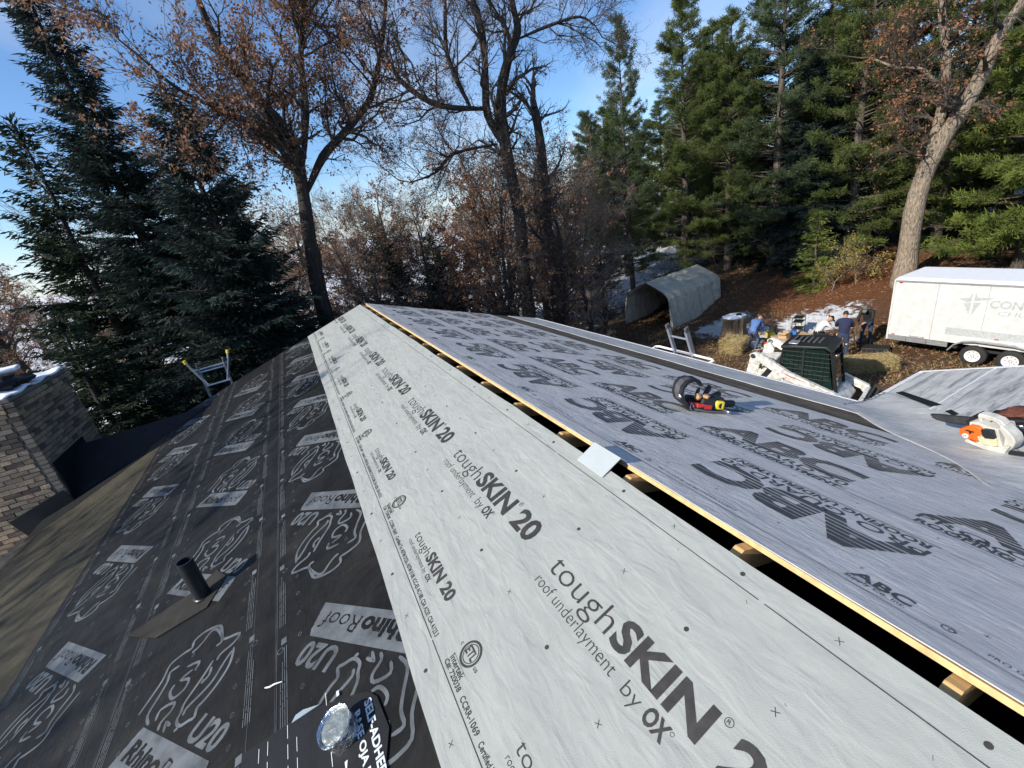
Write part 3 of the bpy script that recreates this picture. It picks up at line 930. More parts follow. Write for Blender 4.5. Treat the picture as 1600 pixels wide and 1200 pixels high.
for r_ in range(rows_n):
    z = CT - (r_ + .5) * (BH + J) + .002
    cor = .055 if r_ < 2 else (.028 if r_ < 3 else 0)            # corbelled top courses
    # right face (looks up the slope): runs along y at x = CX1
    for face in ('front', 'right'):
        if face == 'right': a0, a1 = CY0 - cor, CY1 + cor
        else: a0, a1 = -6.35, CX1 + cor - BD - J
        s0 = a0 if r_ % 2 == 0 else a0 - (BL + J) / 2
        a = s0
        while a < a1 - .03:
            st, en = max(a, a0), min(a + BL, a1)
            if en - st > .05 and nb < 296 * 2:
                if en - st > BL - .02: me_ = rr.choice(bm_full); sx = (en - st) / BL
                else: me_ = rr.choice(bm_half); sx = (en - st) / (BL / 2 - J / 2)
                c_ = (st + en) / 2; pr_ = rr.uniform(-.004, .007)
                if face == 'right': M_ = Matrix.Translation((CX1 + cor - BD / 2 + pr_ + .012, c_, z)) @ Matrix.Rotation(RAD(90), 4, 'Z')
                else: M_ = Matrix.Translation((c_, CY0 - cor + BD / 2 - pr_ - .012, z))
                # bricks below the roof surface are not seen
                zr = (CX1 if face == 'right' else c_) * TA
                if z > zr - .10:
                    put('brick', me_, chimney, M_ @ Matrix.Diagonal((sx, 1, 1, 1))); nb += 1
            a += BL + J
cp = MB(); cp.box(((CX0 + CX1) / 2, (CY0 + CY1) / 2, CT + .03), (CX1 - CX0 + .06, CY1 - CY0 + .06, .06)); cp.build('cap', m_mortar, chimney, bevel=.012)
# snow lying on the cap, uneven
sx, sy = np.meshgrid(np.linspace(CX0 - .02, CX1 + .03, 30), np.linspace(CY0 - .02, CY1 + .03, 30), indexing='ij')
hz = .022 + .022 * np.sin(sx * 7 + 1) * np.cos(sy * 5) + .02 * np.sin(sx * 15 + sy * 11)
hz = np.where((sy < CY0 + .55) & (sx < CX1 - .25 + .1 * np.sin(sy * 20)), .004, np.maximum(hz, .012))
V_ = np.stack([sx, sy, CT + .06 + hz], -1).reshape(-1, 3); ii = np.arange(900).reshape(30, 30)
q_ = np.stack([ii[:-1, :-1], ii[1:, :-1], ii[1:, 1:], ii[:-1, 1:]], -1).reshape(-1, 4)
sm = np_mesh('snow_cover', V_, q_, smooth=True); sm.materials.append(m_snow); so = put('snow_cover', sm, chimney); s_ = so.modifiers.new('t', 'SOLIDIFY'); s_.thickness = .02
fl = MB()
fl.lathe([(.17, 0), (.17, .16), (.135, .16), (.135, .02)], (-5.85, 8.62, CT + .06), (.05, .05, 1), 20); fl.build('flue_pot', m_clay, chimney, smooth=True)
fl = MB(); fl.box((-5.52, 9.35, CT + .18), (.36, .36, .22), Matrix.Rotation(.3, 3, 'Z')); fl.build('flue_pot', m_clay, chimney, bevel=.02)
fl = MB(); fl.box((-5.52, 9.35, CT + .315), (.38, .38, .06), Matrix.Rotation(.3, 3, 'Z')); fl.build('snow_cover', m_snow, chimney, bevel=.025)
tp = MB(); tp.ball((-5.6, 9.0, CT + .15), (.46, .42, .13), 26, 14, jit=.45, seed=4)
tp.path([(-5.95, 8.75, CT + .24), (-6.0, 8.5, CT + .20), (-5.98, 8.38, CT + .05), (-5.95, 8.17, CT - .12)], .02, 6)
tp.build('crumpled_cloth', m_tarp, chimney, smooth=True, ang=180)

# cricket behind the chimney, wrapped in black membrane, and step strip up the brick
ck = MB()
zt = lambda x: x * TA
p0 = (CX1 + .01, CY0 + .08, zt(CX1)); p1 = (CX1 + .01, CY1 + .1, zt(CX1)); pm = (CX1 + .01, (CY0 + CY1) / 2 - .1, zt(CX1) + .62)
xe = (zt(CX1) + .62) / TA + .10; pe = (xe, (CY0 + CY1) / 2 - .1, zt(xe) + .02)
ck.add([p0, p1, pm, pe], [(0, 3, 2), (2, 3, 1), (0, 2, 1), (0, 1, 3)]); ck.build('cricket', m_black_ice, house, mw=HOUSE_INV)
ck = MB(); ck.box((CX1 + .035, (CY0 + CY1) / 2 - .3, zt(CX1) + .33), (.012, 1.1, .66)); ck.box((CX1 - .3, CY0 - .035, zt(CX1 - .3) + .02), (.75, .012, .42), Matrix.Rotation(-A, 3, 'Y')); ck.build('membrane_upstand', m_black_ice, house, mw=HOUSE_INV)
apr = MB(); apr.prism([(CY0 - .45, 5.2), (CY0 + .05, 4.3), (CY1 + .2, 4.3), (CY1 + .4, 5.2), (CY1 + .3, 5.8), (CY0 - .6, 5.8)], (0, 0, .006), (1, 0, 0), (0, 1, 0), .004); apr.build('membrane_apron', m_black_ice, house, mw=HL)

# ---------------------------------------------------------------- vent pipe, patch and flue stub on the left slope (parts of the house)
m_abs = mat('black_plastic', (.016, .017, .019), .38, var=.2)
pz = -2.454 * SA
pp = MB(); pp.lathe([(.048, -.12), (.048, .325), (.041, .325), (.041, -.05)], (-2.454 * CA, 3.054, pz), (0, 0, 1), 28); pp.build('vent_pipe', m_abs, house, smooth=True, mw=HOUSE_INV)
pp = MB(); pp.lathe([(.056, -.01), (.056, .03), (.049, .036)], (-2.454 * CA, 3.054, pz), (0, 0, 1), 28); pp.build('pipe_collar', m_abs, house, smooth=True, mw=HOUSE_INV)
pt = MB(); pt.prism([(3.25, 3.03), (3.20, 2.56), (3.26, 2.38), (3.10, 2.29), (2.90, 2.40), (2.97, 2.75)], (0, 0, .0175), (1, 0, 0), (0, 1, 0), .004); pt.build('membrane_patch', sheet_mat('worn_patch', (.030, .028, .024), .75, .006, 0, .35, .002, spec=.18), house, mw=HL)
patch_poly = [(1.66, 2.05), (1.61, 1.74), (1.50, 1.52), (1.47, 1.475), (1.42, 1.445), (1.27, 1.425), (1.15, 1.47), (1.0, 1.55), (1.0, 2.02)]
pt = MB(); pt.prism(patch_poly, (0, 0, .0215), (1, 0, 0), (0, 1, 0), .004)
patch = pt.build('self_adhering_patch', m_black_ice, house, mw=HL)
pr = Print(.0272)
pr.text('SELF-ADHERING', (1.44, 1.50), (-1, -.02), (.02, -1), .40, .030, .03); pr.text('BASE OJA BASICA', (1.43, 1.55), (-1, -.02), (.02, -1), .40, .026, .03)
for u_, y0, y1 in ((1.66, 1.05, 1.60), (1.80, 1.05, 1.58), (1.84, 1.05, 1.60), (1.93, 1.05, 1.63), (1.97, 1.05, 1.64)):
    y = y0
    while y < y1 - .03: pr.stroke([(y, u_), (y + .06, u_)], .004); y += .085
for k in range(7): pr.poly([(1.20 + .06 * k, 1.60 + .006 * (k % 3)), (1.225 + .06 * k, 1.60), (1.225 + .06 * k, 1.612), (1.20 + .06 * k, 1.612)])
pr.build(mat('white_ink', (.62, .66, .68), .5, var=.1), patch)
tb_ = MB(); tb_.prism([(1.59, 1.69), (1.628, 1.765), (1.632, 1.80), (1.612, 1.82), (1.605, 1.78)], (0, 0, .0265), (1, 0, 0), (0, 1, 0), .003); tb_.build('peeled_backing', mat('pale_release_film', (.27, .33, .36), .4, var=.1), house, mw=HL)
m_foil = mat('crumpled_foil', (.75, .77, .80), .22, metal=1, var=.1, bump=.012, bscale=45)
fd = MB(); R_ = []
o_ = Vector((-1.598 * CA, 1.387, -1.598 * SA)); n = 40
rr = random.Random(3)
prof = [(.070, -.02), (.068, .05), (.070, .085), (.075, .094), (.072, .100), (.066, .097), (.063, .088)]
V_, F_ = [], []
for i, (r_, h) in enumerate(prof):
    for k in range(n):
        t_ = 2 * math.pi * k / n; j = 1 + (.022 * math.sin(k * .47 * 2 + i) + .03 * (rr.random() - .5)) * (1 if 0 < i else 0)
        V_.append((o_.x + r_ * j * math.cos(t_) * .92 - SA * h, o_.y + r_ * j * math.sin(t_) * 1.0, o_.z + CA * h + .004 * (rr.random() - .5) * (i > 1) - r_ * j * math.cos(t_) * -.33 * .92))
for i in range(len(prof) - 1):
    for k in range(n): F_.append((i * n + k, i * n + (k + 1) % n, (i + 1) * n + (k + 1) % n, (i + 1) * n + k))
fd.add(V_, F_); fd.build('flue_stub', m_foil, house, smooth=True, mw=HOUSE_INV, ang=50)
fc = MB(); fc.lathe([(.064, .0), (.05, .004), (.03, .001), (0, .004)], tuple(o_ + Vector((-SA, 0, CA)) * .088), (-SA, 0, CA), 26); fc.build('flue_membrane', mat('dull_foil', (.30, .32, .29), .35, metal=.6, var=.3, scale=25, bump=.006, bscale=40), house, smooth=True, mw=HOUSE_INV)
tn = MB(); tn.path([(1.905, 1.955, .024), (1.885, 1.93, .028), (1.875, 1.90, .030), (1.86, 1.865, .026)], [.003, .004, .004, .002], 6); tn.build('torn_staple_strip', m_white_metal, house, mw=HL)

# ---------------------------------------------------------------- loose things on the roof
# bent white flashing piece straddling the ridge slot
fl = thing('ridge_flashing', 'small bent white metal flashing piece straddling the open ridge slot', 'flashing', (0, 1.63, .0))
b_ = MB(); t_ = .004
b_.prism([(-.115, -.010), (.008, .046), (.045, .012), (.048, .015), (.009, .051), (-.115, -.006)], (0, .11, 0), (1, 0, 0), (0, 0, 1), .215)
b_.build('folded_sheet', mat('dull_white_metal', (.44, .475, .475), .45, var=.06), fl)

# ladder standing past the far gable end
m_alu = mat('ladder_aluminium', (.55, .57, .60), .35, metal=.8, var=.12, scale=30)
m_yel = mat('yellow_plastic', (.72, .55, .03), .5)
m_grey = mat('grey_rubber', (.09, .09, .095), .7)


def ladder(name, label, foot, top, side, width, bars, tipm, extra=0):
    """two channel rails and rungs from foot to top; side = unit vector across"""
    foot, top, side = Vector(foot), Vector(top), Vector(side).normalized()
    root = thing(name, label, 'ladder', foot)
    d = (top - foot); Ld = d.length; d.normalize(); nn = d.cross(side).normalized()
    rot = Matrix((side, nn, d)).transposed()
    for s in (-1, 1):
        b_ = MB(); b_.box(side * (s * width / 2) + d * (Ld / 2), (.025, .07, Ld), rot); b_.box(side * (s * (width / 2 - .016)) + d * (Ld / 2) + nn * .03, (.03, .012, Ld), rot); b_.build('rail', m_alu, root)
        b_ = MB(); b_.box(side * (s * width / 2) + d * (Ld + .03), (.036, .082, .09), rot); b_.build('rail_cap', tipm, root, bevel=.012)
    k = .25
    while k < Ld - .1:
        b_ = MB(); b_.cyl(side * (-width / 2) + d * k, side * (width / 2) + d * k, .017, n=10); b_.build('rung', m_alu, root, smooth=True); k += .305
    return root, d, nn


l1, d_, nn_ = ladder('extension_ladder', 'aluminium ladder with yellow-tipped stabiliser past the far left gable edge', (-3.30, 10.9, GZ), (-3.02, 9.86, -.48), (.98, .1, 0.0), .44, 9, m_grey)
F1 = Vector((-3.30, 10.9, GZ)); c1 = Vector((-3.03, 9.86, -.62)) - F1; sv = Vector((.98, .1, 0)).normalized()
for s_ in (-1, 1):
    b_ = MB(); b_.path([c1 + sv * (s_ * .17) + Vector((0, 0, -.22)), c1 + sv * (s_ * .30) + Vector((0, 0, .12)), c1 + sv * (s_ * .35) + Vector((0, -.02, .29))], .02, 8); b_.build('stabiliser_arm', m_alu, l1, smooth=True)
    b_ = MB(); b_.cyl(c1 + sv * (s_ * .345) + Vector((0, -.02, .27)), c1 + sv * (s_ * .36) + Vector((0, -.02, .335)), .028, n=10); b_.build('stabiliser_tip', m_yel, l1, smooth=True)
b_ = MB(); b_.cyl(c1 + sv * -.29 + Vector((0, 0, .10)), c1 + sv * .29 + Vector((0, 0, .10)), .018, n=8); b_.build('stabiliser_bar', m_alu, l1, smooth=True)
lt, d_, nn_ = ladder('extension_ladder', 'aluminium ladder with a white stand-off arm over the right eave', (5.55, 5.05, GZ), (3.98, 4.95, -.87), (0, 1, 0), .39, 9, m_grey)
b_ = MB()
F0 = Vector((5.55, 5.05, GZ)); q0 = Vector((4.12, 4.95, -1.31)) - F0
b_.path([q0 + Vector((-.16, -.56, -.02)), q0 + Vector((-.02, -.58, .0)), q0 + Vector((.02, -.52, .0)), q0 + Vector((.02, .56, .0)), q0 + Vector((-.02, .62, .0)), q0 + Vector((-.16, .60, -.02))], .019, 10)
b_.build('stand_off_arm', m_white_metal, lt, smooth=True)

# tool belt on the right slope
belt = thing('tool_belt', 'black padded tool belt with red lining and a yellow tape measure on grey underlayment', 'tool belt', mw=MR @ Matrix.Translation((1.36, 2.32, .018)))
m_belt = mat('black_nylon', (.014, .014, .016), .65, var=.3, scale=40, bump=.002, bscale=120)
m_redf = mat('red_fabric', (.50, .03, .03), .7, var=.2, scale=30)
m_tan = mat('tan_leather', (.50, .28, .14), .6, var=.3, scale=20)
m_steel = mat('steel', (.55, .56, .58), .3, metal=1, var=.15)
# padded band: starts flat by the pouches, sweeps left, rises and curls over; local x = downslope, y = away
def band(pts, w, th, up):
    V_, F_ = [], []
    n_ = len(pts)
    for i, p in enumerate(pts):
        p = Vector(p); d = Vector(pts[min(i + 1, n_ - 1)]) - Vector(pts[max(i - 1, 0)]); d.normalize()
        wdir = Vector(up[i]).normalized(); nn = d.cross(wdir).normalized()
        hw = w[i] / 2
        for a_, b2 in ((-1, -1), (1, -1), (1, 1), (-1, 1)): V_.append(p + wdir * hw * a_ + nn * th / 2 * b2)
    for i in range(n_ - 1):
        for k in range(4): F_.append((i * 4 + k, i * 4 + (k + 1) % 4, (i + 1) * 4 + (k + 1) % 4, (i + 1) * 4 + k))
    F_ += [(3, 2, 1, 0), (n_ * 4 - 4, n_ * 4 - 3, n_ * 4 - 2, n_ * 4 - 1)]
    return V_, F_
_k = [(.14, -.01, .04), (.05, .0, .03), (-.02, .01, .045), (-.065, .02, .085), (-.085, .03, .135), (-.07, .04, .185), (-.025, .05, .222), (.04, .055, .240), (.11, .05, .236), (.155, .045, .205)]
bp_, bu, bw = [], [], []
for i in range(28):
    f_ = i / 27 * (len(_k) - 1); a_ = min(int(f_), len(_k) - 2); t_ = f_ - a_
    bp_.append(tuple(Vector(_k[a_]).lerp(Vector(_k[a_ + 1]), t_))); bu.append((.30, 1, .12 + .1 * math.sin(i * .5))); bw.append(.17 - .06 * i / 27 + .008 * math.sin(i * 1.9))
b_ = MB(); b_.add(*band(bp_, bw, .022, bu)); b_.build('padded_band', m_belt, belt, smooth=True, ang=60)
b_ = MB(); b_.add(*band([Vector(p) + Vector((-.012, -.004, .004)) for p in bp_[6:24]], [w * .45 for w in bw[6:24]], .012, bu[6:24])); b_.build('webbing', m_grey, belt)
b_ = MB(); b_.box((-.102, -.02, .12), (.014, .028, .03)); b_.build('buckle', m_white_metal, belt, bevel=.006)
rz_ = Matrix.Rotation(-.35, 3, 'Z')
for c_, s_, m_, nm in (((.07, -.03, .04), (.12, .09, .045), m_redf, 'red_lining'), ((.20, -.03, .06), (.16, .14, .10), m_belt, 'pouch'), ((.31, -.02, .06), (.13, .17, .11), m_belt, 'pouch'), ((.13, .05, .05), (.14, .10, .09), m_belt, 'pouch')):
    b_ = MB(); b_.box(c_, s_, rz_, taper=(.8, .75)); b_.build(nm, m_, belt, bevel=.018, seg=3)
b_ = MB(); b_.box((.12, -.085, .04), (.13, .016, .04), rz_); b_.build('red_lining', m_redf, belt, bevel=.006)
b_ = MB(); b_.box((.175, -.04, .115), (.085, .05, .03), Matrix.Rotation(.5, 3, 'Z')); b_.build('leather_glove', m_tan, belt, bevel=.012)
b_ = MB(); b_.box((.10, -.02, .105), (.05, .05, .05), Matrix.Rotation(.6, 3, 'X')); b_.build('leather_glove', m_tan, belt, bevel=.015)
b_ = MB(); b_.box((.265, -.105, .058), (.085, .04, .075), rz_); b_.build('tape_measure', m_yel, belt, bevel=.016, seg=3)
b_ = MB(); b_.cyl((.265, -.128, .058), (.265, -.120, .058), .022); b_.build('tape_dial', m_belt, belt, smooth=True)
for p0_, p1_, r_ in (((.32, .03, .07), (.47, .07, .10), .030), ((.34, -.05, .05), (.50, -.06, .055), .032), ((.30, .07, .10), (.40, .12, .15), .024)):
    b_ = MB(); b_.path([p0_, Vector(p0_).lerp(Vector(p1_), .5), p1_], [r_ * .8, r_, r_ * .85], 12); b_.build('tool_holster', m_belt, belt, smooth=True)
b_ = MB(); b_.path([(.02, -.07, .02), (.12, -.115, .012), (.24, -.145, .012), (.30, -.15, .016)], .009, 8); b_.build('hammer_handle', m_grey, belt, smooth=True)
b_ = MB(); b_.box((.31, -.152, .018), (.03, .06, .026)); b_.build('hammer_head', m_steel, belt, bevel=.006)
b_ = MB(); b_.lathe([(.028, 0), (.033, .004), (.028, .008), (.023, .004), (.028, 0)], (.0, -.06, .035), (0.3, -1, .3), 20); b_.build('metal_ring', m_steel, belt, smooth=True)
b_ = MB(); b_.prism([(0, 0), (.05, .02), (.06, .06), (.02, .04)], (.16, .06, .10), (1, 0, 0), (0, .3, 1), .01); b_.build('strap_end', m_belt, belt)

# chainsaw standing in the valley; local x runs back from the bar, z up
saw = thing('chainsaw', 'orange and dirty white chainsaw with a dark bar standing in the roof valley', 'chainsaw', mw=Matrix.Translation((2.97, 1.0, -.872)) @ Matrix(((-.25, .965, -.07, 0), (-.925, -.215, .31, 0), (.285, .142, .948, 0), (0, 0, 0, 1))))
m_sawwhite = mat('dirty_white_plastic', (.46, .45, .40), .5, var=.18, scale=18, c2=(.52, .51, .46))
m_orange = mat('orange_plastic', (.80, .13, .012), .42, var=.15, scale=12)
m_bar = mat('worn_bar_steel', (.07, .072, .075), .45, metal=.5, var=.5, scale=8)
m_tank = mat('pale_yellow_plastic', (.58, .53, .33), .45, var=.2, scale=10)
K = .00042


def Z7(pts): return [((x - 1100) * K, (905 - y) * K) for x, y in pts]


def sawpart(name, pts, y0, th, m_, bev=.006):
    # poly lies in local x-z; y0 is the side towards the viewer (negative y)
    b_ = MB(); b_.prism(Z7(pts), (0, y0 + th, 0), (1, 0, 0), (0, 0, 1), th); return b_.build(name, m_, saw, bevel=bev, seg=3)


sawpart('body_shell', [(860, 470), (900, 405), (1030, 390), (1180, 470), (1300, 480), (1300, 830), (1000, 850), (880, 760)], -.06, .16, m_sawwhite, .005)
sawpart('base_shell', [(790, 760), (830, 735), (1000, 815), (1290, 800), (1370, 760), (1430, 760), (1345, 880), (1330, 915), (1050, 890), (800, 800)], -.075, .15, m_sawwhite, .005)
sawpart('rear_handle', [(1290, 480), (1330, 400), (1400, 500), (1462, 600), (1475, 700), (1430, 800), (1345, 890), (1290, 840), (1310, 760), (1340, 640)], -.05, .09, m_sawwhite, .009)
sawpart('top_grip', [(1010, 300), (1040, 255), (1200, 290), (1310, 340), (1370, 430), (1300, 480), (1250, 400), (1180, 360), (1170, 390), (1060, 330), (1060, 440), (1010, 440)], -.03, .06, m_sawwhite, .005)
sawpart('starter_housing', [(750, 640), (770, 540), (880, 480), (960, 435), (1050, 440), (1100, 480), (1110, 590), (1010, 620), (1010, 740), (940, 765), (880, 730), (840, 690)], -.085, .05, m_orange, .005)
sawpart('fuel_tank', [(1005, 640), (1270, 650), (1265, 780), (1180, 805), (1060, 770), (1005, 720)], -.078, .05, m_tank, .005)
sawpart('filter_cover', [(1100, 500), (1150, 480), (1260, 490), (1265, 645), (1130, 655), (1100, 600)], -.088, .06, m_abs, .005)
sawpart('pull_cord_grip', [(890, 520), (1010, 545), (1000, 560), (960, 552), (955, 590), (935, 588), (938, 548), (890, 535)], -.10, .014, m_abs, .003)
for k in range(4): sawpart('cooling_slot', [(905 + 22 * k, 700 + 6 * k), (915 + 22 * k, 700 + 6 * k), (925 + 22 * k, 735), (915 + 22 * k, 735)], -.088, .008, m_abs, .001)
b_ = MB(); b_.cyl((-.103, -.094, .1075), (-.103, -.082, .1075), .018, n=22); b_.build('starter_badge', m_white_metal, saw, smooth=True)
b_ = MB(); b_.prism(Z7([(150, 460), (175, 440), (330, 428), (900, 420), (900, 560), (600, 565), (330, 545), (220, 520), (165, 490)]), (0, .03, 0), (1, 0, 0), (0, 0, 1), .007); gb = b_.build('guide_bar', m_bar, saw, bevel=.002)
ring = Z7([(140, 460), (170, 432), (330, 420), (880, 412), (880, 572), (600, 577), (330, 556), (215, 530), (155, 495)])
b_ = MB(); b_.path([(x, .0265, z) for x, z in ring], .0055, 6); b_.build('chain', m_belt, gb)
b_ = MB(); b_.path([(-.092, -.05, .168), (-.084, -.06, .214), (-.072, 0, .231), (-.076, .07, .218), (-.084, .085, .143)], .011, 10); b_.build('front_handle', m_abs, saw, smooth=True)
sawpart('hand_guard', [(880, 430), (900, 330), (940, 320), (930, 430)], -.03, .12, m_abs, .006)
pr_ = Print(0); pr_.text('ST', (0, 0), (1, 0), (0, 1), .026, .013, .03)
b_ = MB(); b_.add([(x - .116, -.0945, y + .101) for x, y, z in pr_.v], pr_.f); b_.build('lettering', m_ink, saw)

# black tool case with a brown rag behind the saw, black pry bar at the frame edge
m_rag = mat('brown_cloth', (.13, .04, .025), .8, var=.4, scale=25, bump=.01, bscale=30)
case = thing('tool_case', 'black tool case with a brown rag on it behind the chainsaw', 'tool case', mw=MW_ @ Matrix.Translation((3.22, 1.30, .03)))
b_ = MB(); b_.box((.10, .16, .05), (.26, .40, .10)); b_.build('case_body', m_abs, case, bevel=.03, seg=3)
b_ = MB(); b_.box((.10, .16, .112), (.245, .38, .024)); b_.build('case_lid', m_belt, case, bevel=.012)
b_ = MB(); b_.ball((.12, .14, .135), (.10, .11, .035), 26, 14, jit=.5, seed=9); b_.build('rag', m_rag, case, smooth=True, ang=180)
b_ = MB(); b_.box((-.035, .16, .08), (.02, .08, .025)); b_.build('latch', m_steel, case, bevel=.004)
pb_ = MB(); pb_.path([(2.83, .89, 0), (2.80, .80, .005), (2.76, .68, .01), (2.70, .50, .02)], [.018, .016, .016, .014], 10)
for i, p in enumerate(pb_.v): pb_.v[i] = (p[0], p[1], p[2] + max(-p[0] * TA, ZC + (WY - p[1]) * TA) + .055)
tag(pb_.build('pry_bar', m_abs, None, smooth=True), 'short black bar lying on grey underlayment below the chainsaw', 'bar')
# ---------------------------------------------------------------- yard
m_trwhite = mat('trailer_white', (.54, .55, .53), .4, var=.08, scale=5, c2=(.58, .585, .57))
m_trroof = mat('trailer_roof', (.80, .82, .86), .5, var=.04)
m_skirt = mat('brushed_aluminium', (.50, .51, .52), .4, metal=.7, var=.25, scale=4, stretch=(1, 1, 6))
m_tyre = mat('tyre_rubber', (.018, .018, .018), .8, var=.3, scale=20)
m_rim = mat('white_rim', (.72, .71, .68), .4, var=.12)
m_faint = mat('faded_lettering', (.40, .42, .415), .6, var=.2, scale=14)
m_red = mat('red_lens', (.45, .02, .02), .3)
TX0, TX1, TY0, TY1, TZ0, TZ1 = 17.15, 19.35, -.6, 7.78, -5.14, -3.02
tr = thing('cargo_trailer', 'long white enclosed cargo trailer with faded church lettering and tandem wheels', 'trailer', ((TX0 + TX1) / 2, (TY0 + TY1) / 2, GZ))
TI = Matrix.Translation((-(TX0 + TX1) / 2, -(TY0 + TY1) / 2, -GZ))


def wp(b_, name, m_, parent=tr, **k): return b_.build(name, m_, parent, mw=TI if parent is tr else None, **k)


b_ = MB(); b_.box(((TX0 + TX1) / 2, (TY0 + TY1) / 2, (TZ0 + TZ1) / 2 + .1), (TX1 - TX0 - .05, TY1 - TY0 - .05, TZ1 - TZ0 - .2)); wp(b_, 'box_body', m_trwhite)
n_ = 7; w_ = (TY1 - TY0) / n_
for k in range(n_):
    b_ = MB(); b_.box((TX0 + .012, TY0 + w_ * (k + .5), (TZ0 + .16 + TZ1 - .07) / 2), (.02, w_ - .008, TZ1 - TZ0 - .24)); wp(b_, 'side_panel', m_trwhite)
b_ = MB(); b_.box(((TX0 + TX1) / 2, TY1 - .012, (TZ0 + TZ1) / 2), (TX1 - TX0 - .06, .02, TZ1 - TZ0 - .1)); wp(b_, 'end_panel', m_trwhite)
b_ = MB(); b_.prism([(TX0 - .01, TZ1 - .06), (TX1 + .01, TZ1 - .06), (TX1 + .01, TZ1), (TX1 - .25, TZ1 + .045), (TX0 + .25, TZ1 + .045), (TX0 - .01, TZ1)], (0, TY1 + .01, 0), (1, 0, 0), (0, 0, 1), TY1 - TY0 + .02); wp(b_, 'roof', m_trroof)
b_ = MB(); b_.box((TX0 - .012, (TY0 + TY1) / 2, TZ1 - .035), (.02, TY1 - TY0 + .02, .055)); wp(b_, 'roof_trim', m_skirt)
for k in range(5):
    y = TY1 - .01 - k * .56
    if y - .55 > 6.05 or k < 3: b_ = MB(); b_.box((TX0 + .004, y - .277, TZ0 + .075), (.03, .548, .16)); wp(b_, 'skirt_panel', m_skirt)
b_ = MB(); b_.box((TX0 + .006, 1.5, TZ0 + .075), (.03, 4.0, .16)); wp(b_, 'skirt_panel', m_skirt)
b_ = MB(); b_.box((TX0 - .006, TY1 - .015, (TZ0 + TZ1) / 2), (.04, .05, TZ1 - TZ0)); wp(b_, 'corner_post', m_trwhite)
# fender with a flat top over the two wheels
WC = [(5.42), (4.58)]; RT = .325
b_ = MB(); fz = GZ + .40
arc = [(6.05, fz), (5.92, fz + .22), (5.72, fz + .36), (5.45, fz + .41), (4.55, fz + .41), (4.28, fz + .36), (4.08, fz + .22), (3.95, fz)]
inn = [(y, z) for y, z in ((3.99, fz), (4.11, fz + .20), (4.30, fz + .33), (4.56, fz + .375), (5.44, fz + .375), (5.70, fz + .33), (5.89, fz + .20), (6.01, fz))]
b_.prism(arc + inn, (TX0 - .16, 0, 0), (0, 1, 0), (0, 0, 1), .20); wp(b_, 'fender', m_skirt)
for y in WC:
    wroot = MB(); wroot.lathe([(.19, -.10), (.27, -.105), (RT - .015, -.085), (RT, -.05), (RT, .05), (RT - .015, .085), (.27, .105), (.19, .10)], (TX0 - .02, y, GZ + RT - .01), (1, 0, 0), 40)
    wo = wroot.build('wheel', m_tyre, tr, smooth=True, mw=TI)
    r_ = MB(); r_.lathe([(.0, -.055), (.06, -.058), (.085, -.03), (.13, -.035), (.15, -.07), (.185, -.075), (.196, -.10), (.186, -.06), (.186, .06), (0, .06)], (TX0 - .02, y, GZ + RT - .01), (1, 0, 0), 32); r_.build('rim', m_rim, wo, smooth=True)
    for k in range(8):
        a_ = 2 * math.pi * k / 8; h = MB(); h.cyl((TX0 - .064, y + .115 * math.cos(a_), GZ + RT - .01 + .115 * math.sin(a_)), (TX0 - .055, y + .115 * math.cos(a_), GZ + RT - .01 + .115 * math.sin(a_)), .013, n=8); h.build('wheel_slot', m_tyre, wo)
    for k in range(5):
        a_ = 2 * math.pi * k / 5; h = MB(); h.cyl((TX0 - .10, y + .04 * math.cos(a_), GZ + RT - .01 + .04 * math.sin(a_)), (TX0 - .075, y + .04 * math.cos(a_), GZ + RT - .01 + .04 * math.sin(a_)), .011, n=6); h.build('wheel_nut', m_tyre, wo)
for y, z in ((TY1 - .18, TZ1 - .09), (TY1 - .18, TZ0 + .20), (5.0, fz + .50)):
    b_ = MB(); b_.box((TX0 - .008, y, z), (.02, .10, .03)); wp(b_, 'marker_light', m_red, bevel=.004)
b_ = MB(); b_.box(((TX0 + TX1) / 2, (TY0 + TY1) / 2, GZ + .36), (1.4, TY1 - TY0 - .4, .1)); b_.cyl((TX0 + .1, 5.42, GZ + .32), (TX1 - .1, 5.42, GZ + .32), .04); b_.cyl((TX0 + .1, 4.58, GZ + .32), (TX1 - .1, 4.58, GZ + .32), .04); wp(b_, 'chassis', m_tyre)
# faded cross emblem and lettering on the side, read along -y
pr = Print(0)
tx = lambda s, y, z, ln, cap, bold=.02, sh=0: pr.text(s, (-y, z), (1, 0), (0, 1), ln, cap, bold, sh)
cy_, cz_ = 5.72, TZ1 - .58
star = lambda a_, b2, c2, d2: [(-cy_ - a_, cz_ + .05), (-cy_ - .07, cz_ + .10), (-cy_ - .015, cz_ + b2), (-cy_ - .015, cz_ - c2), (-cy_ - .05, cz_ - .05)]
pr.poly([(-cy_ - .34, cz_ + .08), (-cy_ - .09, cz_ + .13), (-cy_ - .03, cz_ + .30), (-cy_ - .03, cz_ + .02), (-cy_ - .07, cz_ + .0), (-cy_ - .14, cz_ - .02)])
pr.poly([(-cy_ + .03, cz_ + .02), (-cy_ + .03, cz_ + .30), (-cy_ + .10, cz_ + .14), (-cy_ + .50, cz_ + .16), (-cy_ + .22, cz_ + .06)])
pr.poly([(-cy_ - .20, cz_ - .05), (-cy_ - .03, cz_ - .03), (-cy_ - .03, cz_ - .42), (-cy_ - .08, cz_ - .30)])
pr.poly([(-cy_ + .03, cz_ - .03), (-cy_ + .20, cz_ + .0), (-cy_ + .10, cz_ - .25), (-cy_ + .03, cz_ - .44)])
tx('CONNECT', 5.33, cz_ - .14, 1.55, .22, .03, .1); tx('CHURCH', 5.12, cz_ - .36, 1.25, .13, .01, .1)
